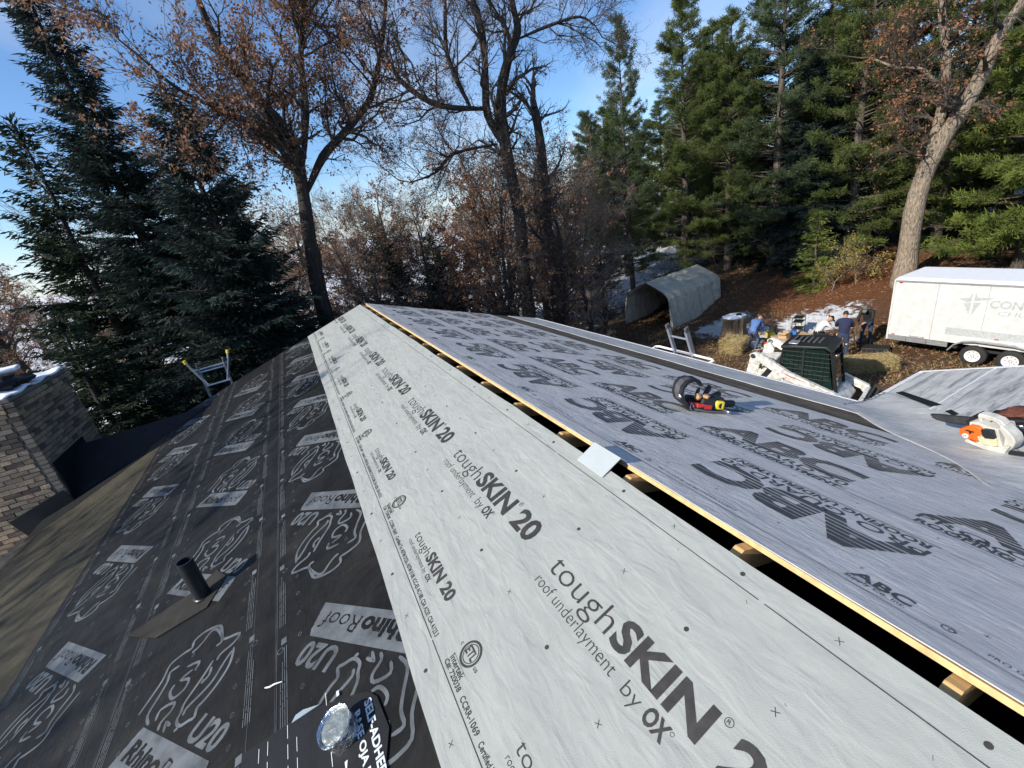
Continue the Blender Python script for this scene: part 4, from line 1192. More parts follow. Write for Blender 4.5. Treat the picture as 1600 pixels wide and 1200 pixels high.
pr.poly([(-6.22, TZ0 + .42), (-2.0, TZ0 + .42), (-2.0, TZ0 + .66), (-6.22, TZ0 + .66)])
b_ = MB(); b_.add([(TX0 - .0008, -x, z) for x, z, _ in pr.v], [tuple(f) for f in pr.f]); wp(b_, 'faded_lettering', m_faint)
pr = Print(0); pr.text('TRAILERS.COM', (-7.15, TZ0 + .175), (1, 0), (0, 1), .42, .04, .02)
b_ = MB(); b_.add([(TX0 - .0012, -x, z) for x, z, _ in pr.v], pr.f); wp(b_, 'small_lettering', m_ink)

# ---- fabric garage shelter
te = Vector((.985, .17, 0)); tw = Vector((-.17, .985, 0)); FR = Vector((15.05, 16.05, GZ)); TLn, TWd = 4.7, 2.75
tent = thing('garage_shelter', 'grey beige fabric garage shelter with an open front beside the pines', 'shelter', FR + te * (TLn / 2) + tw * (TWd / 2))
TN = Matrix.Translation(-(FR + te * (TLn / 2) + tw * (TWd / 2)))
m_tentf = mat('shelter_fabric', (.56, .51, .40), .65, var=.22, scale=3, bump=.05, bscale=7, trans=.12)
prof = [(-.10, 0), (-.06, .6), (-.02, 1.2), (.03, 1.62), (.14, 1.80), (.75, 2.13), (1.375, 2.42), (2.0, 2.13), (2.61, 1.80), (2.72, 1.62), (2.77, 1.2), (2.81, .6), (2.85, 0)]
pf = []
for i in range(len(prof) - 1):
    for k in range(5): pf.append((prof[i][0] + (prof[i + 1][0] - prof[i][0]) * k / 5, prof[i][1] + (prof[i + 1][1] - prof[i][1]) * k / 5))
pf.append(prof[-1]); NP = len(pf); NL = 60
V_ = []
rib = [0, .25, .5, .75, 1]
for j in range(NL + 1):
    s = j / NL
    sag = min(abs(s - r_) for r_ in rib) / .125
    for i, (w, h) in enumerate(pf):
        c_ = 1.375; k = 1 - .025 * sag ** 2
        wv = .038 * math.sin(s * 47 + h * 2.2) * (1 if h < 1.7 else .35) + .014 * math.sin(s * 101 + w * 5 + h * 7) + .02 * math.sin(h * 3.1 + s * 23)
        ww = c_ + (w - c_) * k + (wv if w > c_ else -wv) * (.2 + .8 * sag)
        V_.append(FR + te * (s * TLn + .02 * math.sin(h * 5)) + tw * ww + Vector((0, 0, h - .045 * sag ** 2 * (h > 1.7))))
F_ = [(j * NP + i, j * NP + i + 1, (j + 1) * NP + i + 1, (j + 1) * NP + i) for j in range(NL) for i in range(NP - 1)]
b_ = MB(); b_.add(V_, F_); o_ = b_.build('fabric_cover', m_tentf, tent, smooth=True, mw=TN, ang=70); s_ = o_.modifiers.new('t', 'SOLIDIFY'); s_.thickness = .006
b_ = MB(); bk = [FR + te * (TLn - .05) + tw * w + Vector((0, 0, h)) for w, h in prof]; b_.add(bk, [tuple(range(len(bk)))]); o_ = b_.build('back_panel', m_tentf, tent, mw=TN); s_ = o_.modifiers.new('t', 'SOLIDIFY'); s_.thickness = .006
for r_ in rib:
    b_ = MB(); b_.path([FR + te * (r_ * (TLn - .12) + .06) + tw * (1.375 + (w - 1.375) * .955) + Vector((0, 0, h * .975)) for w, h in prof], .024, 8); b_.build('frame_hoop', m_skirt, tent, smooth=True, mw=TN)
for w, h in ((.05, 1.55), (2.70, 1.55), (1.375, 2.33)):
    b_ = MB(); b_.cyl(FR + te * .06 + tw * w + Vector((0, 0, h)), FR + te * (TLn - .06) + tw * w + Vector((0, 0, h)), .02, n=8); b_.build('frame_rail', m_skirt, tent, smooth=True, mw=TN)

# ---- skid steer loader: local x forward, y left
sk = thing('skid_steer_loader', 'white skid steer loader with black mesh cab parked beside the eave', 'loader', (11.45, 7.2, GZ), math.atan2(-.96, .28))
m_skw = mat('loader_white', (.44, .41, .35), .45, var=.35, scale=9, c2=(.66, .66, .63))
m_skb = mat('loader_black', (.018, .02, .02), .45, var=.3)
m_glass = mat('dark_green_glass', (.008, .02, .017), .06, var=.1, spec=.5)
b_ = MB(); b_.prism([(-1.25, .35), (-1.35, .7), (-1.3, 1.25), (-.55, 1.32), (-.4, .95), (.9, .75), (1.15, .45), (1.1, .3)], (0, .62, 0), (1, 0, 0), (0, 0, 1), 1.24); b_.build('chassis', m_skw, sk, bevel=.03)
b_ = MB(); b_.prism([(-1.38, .75), (-1.44, 1.0), (-1.40, 1.38), (-.75, 1.46), (-.7, 1.28), (-1.30, 1.2)], (0, .5, 0), (1, 0, 0), (0, 0, 1), 1.0); b_.build('rear_hood', m_skw, sk, bevel=.03)
for x in (-.72, .62):
    for y in (-.76, .76):
        b_ = MB(); b_.lathe([(.2, -.14), (.36, -.15), (.41, -.11), (.41, .11), (.36, .15), (.2, .14)], (x, y, .41), (0, 1, 0), 28); wo = b_.build('wheel', m_tyre, sk, smooth=True)
        b_ = MB(); b_.lathe([(0, -.10), (.12, -.1), (.2, -.13), (.2, .13), (.12, .1), (0, .10)], (x, y, .41), (0, 1, 0), 20); b_.build('rim', m_skw, wo, smooth=True)
# cab
cabp = [(-.62, 1.02), (-.50, 1.96), (.50, 2.04), (.66, 1.93), (.86, .70), (.45, .62)]
for y in (-.47, .43):
    ring_o = cabp; c_ = (sum(p[0] for p in cabp) / 6, sum(p[1] for p in cabp) / 6)
    for k in range(6):
        p, q = cabp[k], cabp[(k + 1) % 6]
        b_ = MB(); b_.path([(p[0], y + .02, p[1]), (q[0], y + .02, q[1])], .042, 6, flat=.8); b_.build('cab_post', m_skb, sk)
    b_ = MB(); b_.prism([(-.58, 1.05), (-.47, 1.92), (.48, 1.98), (.60, 1.88), (.76, .80), (.45, .68)], (0, y + .035, 0), (1, 0, 0), (0, 0, 1), .015); b_.build('side_window', m_glass, sk)
    b_ = MB(); yy = y - .01 if y < 0 else y + .05
    for k in range(9):
        x = -.5 + .125 * k; b_.cyl((x, yy, max(.72, 1.05 - (x + .5) * .34)), (x + .03, yy, 1.93), .006, n=5)
    for k in range(7): z = 1.08 + .13 * k; b_.cyl((-.55, yy, z), (.66, yy, z), .006, n=5)
    g_ = b_.build('window_guard', m_skb, sk)
    b_ = MB(); b_.box((.02, yy, 1.45), (.05, .03, .95)); b_.build('cab_post', m_skb, sk)
b_ = MB(); b_.prism([(-.56, 1.94), (.52, 2.02), (.70, 1.92), (.72, 1.97), (.54, 2.10), (-.56, 2.03)], (0, .54, 0), (1, 0, 0), (0, 0, 1), 1.08); rf_ = b_.build('cab_roof', m_skb, sk, bevel=.02)
b_ = MB()
for k in range(6): b_.box((-.35 + .13 * k, .05, 2.085), (.05, .5, .012))
b_.build('roof_louvre', m_grey, rf_)
b_ = MB(); b_.box((-.28, -.28, 2.08), (.24, .30, .03)); b_.build('hatch', m_skirt, rf_, bevel=.01)
b_ = MB(); b_.add([(.68, -.42, 1.90), (.68, .42, 1.90), (.86, .42, .72), (.86, -.42, .72)], [(0, 3, 2, 1)]); b_.build('front_door_glass', m_glass, sk)
for y in (-.43, .43):
    b_ = MB(); b_.cyl((.69, y, 1.92), (.875, y, .72), .03, n=8); b_.build('door_frame', m_skb, sk)
for k in range(3):
    b_ = MB(); b_.cyl((.72 + .05 * k, -.42, 1.66 - .33 * k), (.72 + .05 * k, .42, 1.66 - .33 * k), .014, n=6); b_.build('door_frame', m_skb, sk)
# lift arms on both sides, rear towers and cylinders
for y, sg in ((-.80, -1), (.66, 1)):
    arm = [(-1.32, 1.74), (-1.18, 1.82), (-.98, 1.78), (-.2, 1.30), (.9, .86), (1.42, .62), (1.50, .34), (1.36, .30), (1.22, .50), (.8, .66), (-.3, 1.08), (-1.02, 1.52), (-1.26, 1.58)]
    b_ = MB(); b_.prism(arm, (0, y + .14, 0), (1, 0, 0), (0, 0, 1), .14); a_ = b_.build('lift_arm', m_skw, sk, bevel=.014)
    b_ = MB(); b_.prism([(-.5, 1.33), (.05, 1.12), (.30, 1.05), (-.22, 1.20)], (0, y - .001 if sg < 0 else y + .143, 0), (1, 0, 0), (0, 0, 1), .002); b_.build('red_stripe', m_red, a_)
    b_ = MB(); b_.prism([(-.30, .98), (.45, .68), (.55, .60), (-.1, .82)], (0, y - .003 if sg < 0 else y + .145, 0), (1, 0, 0), (0, 0, 1), .004); b_.build('red_stripe', mat('orange_red_paint', (.62, .09, .03), .4), a_)
    b_ = MB(); b_.prism([(-1.38, .62), (-1.44, 1.1), (-1.34, 1.62), (-1.18, 1.70), (-1.05, 1.5), (-1.12, 1.1), (-.92, .75)], (0, y + (.28 if sg < 0 else .0), 0), (1, 0, 0), (0, 0, 1), .12); b_.build('rear_tower', m_skw, sk, bevel=.012)
    b_ = MB(); b_.cyl((-1.15, y + .07, .75), (-.75, y + .07, 1.38), .045, n=12); b_.cyl((-.75, y + .07, 1.38), (-.58, y + .07, 1.60), .024, n=10, mi=1); b_.build('hydraulic_cylinder', [m_skb, m_steel], sk, smooth=True)
    b_ = MB(); b_.lathe([(.0, -.1), (.07, -.1), (.07, .1), (0, .1)], (-1.2, y + .07, 1.72), (0, 1, 0), 16); b_.build('pivot_pin', m_steel, sk, smooth=True)
    b_ = MB(); b_.box((-1.40, y + (.2 if sg < 0 else -.06), 1.0), (.04, .09, .16)); b_.build('tail_light', m_red, sk, bevel=.01)
for y in (-.70, .70):
    for k in range(3):
        b_ = MB(); b_.path([(-1.05, y + .03 * k, 1.30), (-.8, y + .03 * k - .05, 1.5 - .04 * k), (-.45, y + .02 * k, 1.36), (-.1, y + .02 * k, 1.22)], .013, 6); b_.build('hydraulic_hose', m_skb, sk, smooth=True)
    b_ = MB(); b_.cyl((.55, y, .62), (1.28, y, .56), .04, n=10); b_.cyl((1.2, y, .565), (1.42, y, .545), .022, n=8, mi=1); b_.build('tilt_cylinder', [m_skb, m_steel], sk, smooth=True)
    b_ = MB(); b_.box((.80, y * .72, 1.86), (.06, .12, .08)); b_.build('work_light', m_steel, sk, bevel=.012)
b_ = MB(); b_.cyl((-.62, .05, 1.3), (-.62, .05, 1.72), .035, n=12); b_.build('exhaust_pipe', m_skb, sk, smooth=True)
b_ = MB(); b_.box((1.46, 0, .42), (.10, 1.2, .42), Matrix.Rotation(-.2, 3, 'Y')); b_.build('attachment_plate', m_skw, sk, bevel=.015)
b_ = MB(); b_.path([(1.50, -.5, .60), (1.66, -.5, .72), (1.70, -.5, .62), (1.66, -.5, .50), (1.5, -.5, .46)], .02, 8); b_.build('plate_lever', m_skw, sk, smooth=True)
for k in range(9):
    y = -.85 + 1.7 * k / 8; b_ = MB(); b_.path([(1.52, y, .55), (1.70, y, .15), (2.1, y, .06), (2.45, y, .12)], .022, 6); b_.build('bucket_tine', m_skb, sk)
b_ = MB(); b_.box((1.58, 0, .40), (.05, 1.8, .40), Matrix.Rotation(.35, 3, 'Y')); b_.cyl((1.85, -.88, .10), (1.85, .88, .10), .025, n=8); b_.cyl((2.2, -.88, .075), (2.2, .88, .075), .02, n=8); b_.cyl((1.53, -.88, .6), (1.53, .88, .6), .03, n=8); b_.build('bucket_frame', m_skb, sk)

# ---- straw bale, straw tuft, stump, folding table, sawhorse, boxes
m_straw = mat('straw', (.36, .28, .13), .85, var=.5, scale=40)
m_bark = None


def straw_pile(c, size, n_, seed, box=True, L0=.22):
    r_ = np.random.default_rng(seed)
    if box:
        P = (r_.random((n_, 3)) - .5) * np.array(size)
        ax = r_.integers(0, 3, n_); P[np.arange(n_), ax] = np.sign(P[np.arange(n_), ax]) * np.array(size)[ax] / 2
        P[:, 2] = np.abs(P[:, 2] + size[2] / 2)
        D = r_.normal(size=(n_, 3)); D[:, 2] *= .5
    else:
        a_ = r_.uniform(0, 2 * math.pi, n_); rr_ = np.sqrt(r_.random(n_)) * size[0] / 2
        P = np.stack([rr_ * np.cos(a_), rr_ * np.sin(a_), np.zeros(n_)], 1); D = np.stack([np.cos(a_) * .6, np.sin(a_) * .6, np.ones(n_)], 1) + r_.normal(size=(n_, 3)) * .25
    D /= np.linalg.norm(D, axis=1)[:, None]
    return P, D


def blades(P, D, Ln, W, nb=1, seed=0, jag=0):
    """thin leaf-like rhombs along D"""
    r_ = np.random.default_rng(seed); n_ = len(P)
    Ln = np.broadcast_to(Ln, (n_,)); W = np.broadcast_to(W, (n_,))
    ref = np.where(np.abs(D[:, 2:3]) < .9, np.array([[0, 0, 1.]]), np.array([[1., 0, 0]]))
    A_ = np.cross(D, ref); A_ /= np.linalg.norm(A_, axis=1)[:, None] + 1e-9; B_ = np.cross(D, A_)
    ph = r_.uniform(0, math.pi, n_); Vs, Qs = [], []
    for k in range(nb):
        an = ph + math.pi * k / nb; S = A_ * np.cos(an)[:, None] + B_ * np.sin(an)[:, None]
        mid = P + D * (Ln * .42)[:, None]
        v = np.stack([P, mid + S * W[:, None], P + D * Ln[:, None], mid - S * W[:, None]], 1).reshape(-1, 3)
        Vs.append(v); Qs.append(np.arange(n_ * 4).reshape(-1, 4) + k * n_ * 4)
    return np.concatenate(Vs), np.concatenate(Qs)


def straw_obj(name, c, rz, size, n_, seed, parent, box=True, L0=.2, W=.006):
    P, D = straw_pile(c, size, n_, seed, box)
    r_ = np.random.default_rng(seed + 1); V_, Q_ = blades(P - D * .06, D, r_.uniform(.5, 1.2, n_) * L0, W, 1, seed)
    me_ = np_mesh(name, V_, Q_); me_.materials.append(m_straw); o = put(name, me_, parent); o['kind'] = 'stuff'; return o


def hump(name, rx, ry, h, m_, parent, seed=0, jit=.12):
    b_ = MB(); b_.ball((0, 0, h * .35), (rx, ry, h * .65), 26, 14, jit=jit, seed=seed); return b_.build(name, m_, parent, smooth=True, ang=180)


bale = thing('straw_bale', 'loose golden straw bale in front of the man in navy', 'straw bale', (15.05, 7.25, GZ), -.72)
b_ = MB(); b_.box((0, 0, .22), (1.25, .52, .44)); b_.build('bale_core', m_straw, bale, bevel=.08, seg=3)
straw_obj('loose_straw', None, 0, (1.35, .6, .48), 5000, 3, bale)
tuft = thing('straw_bale', 'smaller heap of straw beside the stump', 'straw bale', (14.25, 11.75, GZ), .3)
hump('bale_core', .5, .42, .55, m_straw, tuft, 2); straw_obj('loose_straw', None, 0, (1.0, .8, .55), 3500, 8, tuft)
m_stump = mat('stump_bark', (.17, .13, .08), .95, var=.5, scale=9, stretch=(1, 1, .15), bump=.05, bscale=12)
stump = thing('tree_stump', 'thick tree stump with snow and clutter on top', 'stump', (15.55, 12.75, GZ))
b_ = MB(); pr_ = [(.66, -.1), (.55, .12), (.47, .4), (.45, .75), (.46, .98), (.42, 1.0), (0, 1.01)]
V_, F_ = [], []
for i, (r_, h) in enumerate(pr_):
    for k in range(28): a_ = 2 * math.pi * k / 28; j = 1 + .09 * math.sin(k * 1.9) + .06 * math.sin(k * 4.1 + h * 2); V_.append((r_ * j * math.cos(a_), r_ * j * math.sin(a_), h))
for i in range(len(pr_) - 1):
    for k in range(28): F_.append((i * 28 + k, i * 28 + (k + 1) % 28, (i + 1) * 28 + (k + 1) % 28, (i + 1) * 28 + k))
b_.add(V_, F_); b_.build('stump_wood', m_stump, stump, smooth=True)
b_ = MB(); b_.ball((0.02, .03, 1.02), (.50, .40, .08), 24, 8, jit=.5, seed=3); b_.build('snow_cover', m_snow, stump, smooth=True)
b_ = MB(); b_.ball((.12, -.1, 1.10), (.14, .10, .07), 12, 8, jit=.3); tag(b_.build('dark_rag', m_tarp, None, smooth=True, mw=Matrix.Translation((15.55, 12.75, GZ))), 'small dark rag lying on the snowy stump', 'rag')
m_card = mat('cardboard', (.46, .31, .17), .8, var=.12)
m_blue = mat('blue_plastic', (.03, .16, .42), .5)
m_denim = mat('denim', (.055, .085, .16), .85, var=.25, scale=25)

tb = thing('folding_table', 'low tan worktable cluttered with boxes behind the loader', 'table', (15.15, 9.95, GZ), -.5)
b_ = MB(); b_.box((0, 0, .70), (1.25, .7, .04)); b_.build('table_top', m_card, tb, bevel=.008)
for sx_ in (-.55, .55):
    for sy_ in (-.28, .28): b_ = MB(); b_.cyl((sx_, sy_, 0), (sx_ * .9, sy_, .69), .016, n=8); b_.build('leg', m_steel, tb)


def loose_box(name, label, cat, c, s, rz, m_, group=None, bev=.008):
    o = MB().box((0, 0, s[2] / 2), s).build(name, m_, None, bevel=bev, mw=Matrix.Translation(c) @ Matrix.Rotation(rz, 4, 'Z')); return tag(o, label, cat, group)


T0 = Vector((15.15, 9.95, GZ + .72))
def openbox(name, label, c, s, rz, m_):
    r_ = thing(name, label, 'box', c, rz); t_ = .012
    b_ = MB(); b_.box((0, 0, t_ / 2), (s[0], s[1], t_))
    for sx_ in (-1, 1): b_.box((sx_ * s[0] / 2, 0, s[2] / 2), (t_, s[1], s[2])); b_.box((0, sx_ * s[1] / 2, s[2] / 2 - .001), (s[0] - .014, t_, s[2]))
    b_.build('carton', m_, r_)
    for sx_ in (-1, 1): b_ = MB(); b_.box((sx_ * (s[0] / 2 + .05), 0, s[2] + .012), (.12, s[1], .006), Matrix.Rotation(sx_ * .4, 3, 'Y')); b_.build('flap', m_, r_)
    return r_
openbox('cardboard_box', 'open cardboard box on the cluttered worktable', T0 + Vector((-.28, .12, 0)), (.36, .28, .2), .2, m_card)
tl = thing('tool_box', 'bright blue tool box on the cluttered worktable', 'tool box', T0 + Vector((.22, .08, 0)), .5)
b_ = MB(); b_.box((0, 0, .08), (.36, .2, .16), taper=(.94, .9)); b_.build('case_body', m_blue, tl, bevel=.015)
b_ = MB(); b_.path([(-.1, 0, .16), (-.08, 0, .215), (.08, 0, .215), (.1, 0, .16)], .012, 8); b_.build('handle', m_abs, tl, smooth=True)
# bucket, small junk around the snow patch
for c_, lab, m_, r_, h in (((16.25, 11.55), 'yellow plastic bucket standing among clutter on the snow', m_yel, .16, .34), ((16.95, 11.9), 'dark bucket on the snow behind the yellow bucket', m_skb, .17, .36), ((14.95, 10.75), 'orange bucket between the crouching man and the table', m_orange, .15, .33)):
    r0 = thing('bucket', lab, 'bucket', (c_[0], c_[1], float(gz(*c_))))
    b_ = MB(); b_.lathe([(0, .01), (r_ * .82, .0), (r_, h), (r_ * 1.05, h), (r_ * 1.05, h - .02), (r_ * .98, h - .02), (r_ * .8, .02), (0, .02)], (0, 0, 0), (0, 0, 1), 24); b_.build('pail', m_, r0, smooth=True)
    b_ = MB(); b_.path([(r_ * math.cos(a_), .02, h - .03 - .12 * math.sin(a_) * -1) for a_ in np.linspace(0, math.pi, 9)], .005, 6); b_.build('bail_handle', m_steel, r0)
ch_ = thing('wire_rack', 'thin black wire rack standing on the snow', 'rack', (17.35, 11.05, GZ), .3)
for x in (-.25, .25):
    for y in (-.18, .18): b_ = MB(); b_.cyl((x, y, 0), (x, y, .8), .012, n=6); b_.build('post', m_skb, ch_)
for z in (.3, .6, .78): b_ = MB(); b_.box((0, 0, z), (.5, .36, .015)); b_.build('shelf', m_skb, ch_)
rr = random.Random(12)
spots = [(15.9, 12.0), (16.5, 12.35), (15.7, 11.5), (16.1, 12.6), (17.3, 12.0), (16.7, 11.3), (15.4, 11.2)]
labs = ['dark scrap heap right beside the snowy stump', 'tan scrap board lying on snow beyond the stump', 'grey scrap lump beside the crouching man in blue', 'dark scrap bundle on snow behind the stump', 'tan scrap block on snow near the wire rack', 'dark scrap bundle between bucket and table', 'grey scrap board beside the orange bucket']
for (x, y), lab, m_ in zip(spots, labs, (m_tarp, m_card, m_grey, m_skb, m_card, m_tarp, m_grey)):
    b_ = MB(); s_ = rr.uniform(.18, .34)
    b_.ball((0, 0, s_ * .3), (s_, s_ * .7, s_ * .45), 9, 6, jit=.55, seed=int(x * 10)); b_.box((s_ * .3, 0, s_ * .5), (s_ * 1.6, .09, .04), Matrix.Rotation(rr.uniform(-.6, .6), 3, 'Y')); b_.box((0, s_ * .3, s_ * .3), (.06, s_ * 1.8, .05), Matrix.Rotation(rr.uniform(-.5, .5), 3, 'X'))
    tag(b_.build('scrap_heap', m_, None, mw=Matrix.Translation((x, y, float(gz(x, y)))) @ Matrix.Rotation(rr.uniform(0, 6), 4, 'Z')), lab, 'scrap')
# saw bench the men lean over
sb = thing('saw_bench', 'wooden saw bench between the men working beside the trailer', 'bench', (16.35, 8.72, GZ), .2)
b_ = MB(); b_.box((0, 0, .78), (.95, .32, .045)); b_.build('bench_top', m_lumber, sb, bevel=.005)
for x in (-.38, .38):
    for y in (-.13, .13): b_ = MB(); b_.path([(x, y, .76), (x * 1.15, y * 2.0, 0)], .028, 4); b_.build('leg', m_lumber, sb)
b_ = MB(); b_.box((0, 0, 0.03), (1.3, .14, .038)); tag(b_.build('board', m_ply, None, mw=Matrix.Translation((16.35, 8.72, GZ + .80)) @ Matrix.Rotation(.35, 4, 'Z')), 'pale board lying across the saw bench', 'board')
b_ = MB(); b_.box((0, 0, .07), (.5, .8, .14)); tag(b_.build('lumber_pile', m_skb, None, bevel=.01, mw=Matrix.Translation((17.0, 8.0, GZ)) @ Matrix.Rotation(.4, 4, 'Z')), 'dark flat bundle on the ground beside the trailer corner', 'bundle')

# ---------------------------------------------------------------- people
m_skin = mat('skin', (.42, .23, .15), .55, var=.08)
m_hair = mat('dark_hair', (.02, .014, .01), .7)
m_boot = mat('dark_boot', (.025, .02, .018), .7)


def person(label, loc, rz, J, R, mats, bone_mat, hat=None, hatm=None):
    """J joints (local, facing +x), bones from a fixed tree; body is one skinned surface"""
    bones = [('pelvis', 'belly'), ('belly', 'chest'), ('chest', 'neck'), ('neck', 'head')]
    for s in 'LR': bones += [('chest', 'sh' + s), ('sh' + s, 'el' + s), ('el' + s, 'wr' + s), ('pelvis', 'hip' + s), ('hip' + s, 'kn' + s), ('kn' + s, 'an' + s), ('an' + s, 'toe' + s)]
    rad = dict(pelvis=.135, belly=.13, chest=.15, neck=.06, head=.07, sh=.075, el=.052, wr=.036, hip=.095, kn=.066, an=.05, toe=.042)
    rad.update(R)
    names = ['pelvis'] + [b for _, b in bones]
    me_ = bpy.data.meshes.new('p'); me_.from_pydata([J[n] for n in names], [(names.index(a), names.index(b)) for a, b in bones], [])
    ob = bpy.data.objects.new('p', me_); col.objects.link(ob)
    md = ob.modifiers.new('s', 'SKIN'); md.use_smooth_shade = True
    sv = me_.skin_vertices[0].data
    for i, n in enumerate(names):
        r_ = rad.get(n, rad.get(n[:-1], .05)); sv[i].radius = (r_, r_); sv[i].use_root = (i == 0)
    sd = ob.modifiers.new('d', 'SUBSURF'); sd.levels = 1; sd.render_levels = 1
    dg = bpy.context.evaluated_depsgraph_get(); em = bpy.data.meshes.new_from_object(ob.evaluated_get(dg)); bpy.data.objects.remove(ob)
    bm = bmesh.new(); bm.from_mesh(em)
    segs = [(np.array(J[a], float), np.array(J[b], float), bone_mat.get(b[:-1] if b[-1] in 'LR' else b, 0)) for a, b in bones]
    for f in bm.faces:
        c_ = np.array(f.calc_center_median()); best = 1e9
        for a_, b_, mi_ in segs:
            d = b_ - a_; t_ = np.clip((c_ - a_) @ d / (d @ d + 1e-9), 0, 1); q = np.linalg.norm(c_ - a_ - d * t_)
            if q < best: best = q; f.material_index = mi_
    bm.to_mesh(em); bm.free()
    body = MB(); body.add([v.co for v in em.vertices], [tuple(p.vertices) for p in em.polygons]); body.m = [p.material_index for p in em.polygons]
    # head with brow, nose, ears; mats[2] is skin
    hd = Vector(J['head']); nk = Vector(J['neck']); up = (hd - nk).normalized(); fw = Vector(J.get('look', (1, 0, 0))).normalized(); sd_ = up.cross(fw).normalized(); fw = sd_.cross(up)
    rot = Matrix((fw, sd_, up)).transposed(); hc = hd + up * .075
    body.ball(hc, (.098, .078, .118), 16, 12, rot, 2); body.ball(hc + fw * .098 - up * .012, (.018, .013, .022), 8, 6, rot, 2); body.ball(hc + fw * .08 - up * .075, (.026, .04, .028), 8, 6, rot, 2)
    for s in (-1, 1): body.ball(hc + sd_ * (.078 * s) - up * .005, (.02, .012, .03), 8, 6, rot, 2); body.ball(hc + fw * .088 + sd_ * (.032 * s) + up * .008, (.009, .012, .008), 6, 5, rot, 3)
    body.path([hc + fw * .095 + sd_ * .024 - up * .06, hc + fw * .1 - up * .062, hc + fw * .095 - sd_ * .024 - up * .06], .006, 6, 3)
    for s in 'LR':
        w = Vector(J['wr' + s]); d = (w - Vector(J['el' + s])).normalized(); sg = 1 if s == 'L' else -1
        a_ = d.cross(Vector((0, 0, 1))); a_ = a_.normalized() if a_.length > .1 else Vector((0, 1, 0)); n2 = a_.cross(d).normalized()
        body.ball(w + d * .055, (.055, .042, .02), 10, 7, Matrix((d, a_, n2)).transposed(), 2)
        for k, ln in enumerate((.062, .075, .07, .055)):
            o = w + d * .095 + a_ * (.03 - .02 * k); body.path([o, o + d * ln * .5, o + d * ln * .85 - n2 * ln * .35], [.0095, .009, .007], 6, 2)
        o = w + d * .045 + a_ * .04 * sg; body.path([o, o + (d + a_ * sg * .8).normalized() * .035, o + (d + a_ * sg * .3).normalized() * .062], [.011, .01, .008], 6, 2)
    root = thing('person', label, 'person', loc, rz)
    body.build('body', mats, root, smooth=True, ang=80)
    b_ = MB(); b_.ball(hc + up * .022 - fw * .012, (.104, .085, .108), 16, 10, rot); bmv = [(Vector(v) - hc) for v in b_.v]
    if hat:
        b_.v = [tuple(hc + (v if v.dot(up) > .03 else v - up * (v.dot(up) - .03))) for v in bmv]
        if hat == 'cap': b_.prism([(-.07, 0), (.07, 0), (.05, .09), (-.05, .09)], hc + fw * .08 + up * .045, sd_, fw, .012)
        elif hat == 'brim': b_.lathe([(.09, .03), (.17, .028), (.17, .036), (.09, .045)], hc, up, 24)
        b_.build('hat', hatm, root, smooth=True, ang=60)
    else:
        b_.v = [tuple(hc + (v if (v.dot(up) > .02 and v.dot(fw) < .075) or v.dot(fw) < -.03 else v * .8)) for v in bmv]; b_.build('hair', m_hair, root, smooth=True, ang=80)
    return root


STAND = dict(pelvis=(0, 0, .93), belly=(.02, 0, 1.08), chest=(.09, 0, 1.30), neck=(.15, 0, 1.47), head=(.20, 0, 1.53),
             shL=(.10, .18, 1.40), elL=(.24, .25, 1.16), wrL=(.47, .18, 1.10), shR=(.10, -.18, 1.40), elR=(.24, -.25, 1.16), wrR=(.47, -.16, 1.08),
             hipL=(0, .10, .88), knL=(.03, .12, .48), anL=(-.02, .13, .08), toeL=(.15, .15, .04), hipR=(0, -.10, .88), knR=(.05, -.13, .48), anR=(.0, -.15, .08), toeR=(.17, -.17, .04), look=(1, 0, -.45))
BM = dict(pelvis=1, hip=1, kn=1, an=1, toe=4, head=2)
m_navy = mat('navy_fleece', (.012, .018, .055), .85, var=.25, scale=20)
m_jean2 = mat('dark_jeans', (.03, .045, .085), .85, var=.3, scale=20)
m_blk = mat('black_jacket', (.012, .012, .013), .8, var=.3, scale=20)
m_grw = mat('white_shirt', (.62, .62, .62), .8, var=.1)
m_blueh = mat('blue_hoodie', (.08, .16, .36), .85, var=.25, scale=18)
m_cap = mat('grey_cap', (.10, .11, .10), .8)
m_eye = m_hair
person('man in a navy hoodie and jeans standing at the saw bench, back turned', (15.62, 8.42, GZ), .45, STAND, {'belly': .15, 'chest': .175, 'pelvis': .15}, [m_navy, m_jean2, m_skin, m_eye, m_boot], BM)
S2 = dict(STAND); S2.update(chest=(.14, 0, 1.26), neck=(.24, 0, 1.41), head=(.30, 0, 1.45), shL=(.16, .18, 1.35), shR=(.16, -.18, 1.35), elL=(.30, .22, 1.10), elR=(.30, -.22, 1.10), wrL=(.48, .10, 1.02), wrR=(.48, -.12, 1.02))
person('man in a black jacket and grey cap behind the saw bench', (17.45, 8.55, GZ), math.pi + .1, S2, {}, [m_blk, m_jean2, m_skin, m_eye, m_boot], BM, 'cap', m_cap)
CR = dict(pelvis=(0, 0, .55), belly=(.08, 0, .68), chest=(.24, 0, .86), neck=(.36, 0, .98), head=(.42, 0, 1.02), shL=(.26, .18, .95), elL=(.44, .22, .74), wrL=(.62, .14, .66), shR=(.26, -.18, .95), elR=(.44, -.22, .74), wrR=(.62, -.12, .66),
          hipL=(.02, .11, .52), knL=(.40, .17, .47), anL=(.16, .15, .08), toeL=(.33, .17, .04), hipR=(.02, -.11, .52), knR=(.38, -.18, .46), anR=(.14, -.16, .08), toeR=(.31, -.18, .04), look=(1, 0, -.6))
person('man in a white shirt and black hat crouching beside the saw bench', (16.35, 9.75, GZ), -.6, CR, {}, [m_grw, m_blk, m_skin, m_eye, m_boot], BM, 'brim', m_blk)
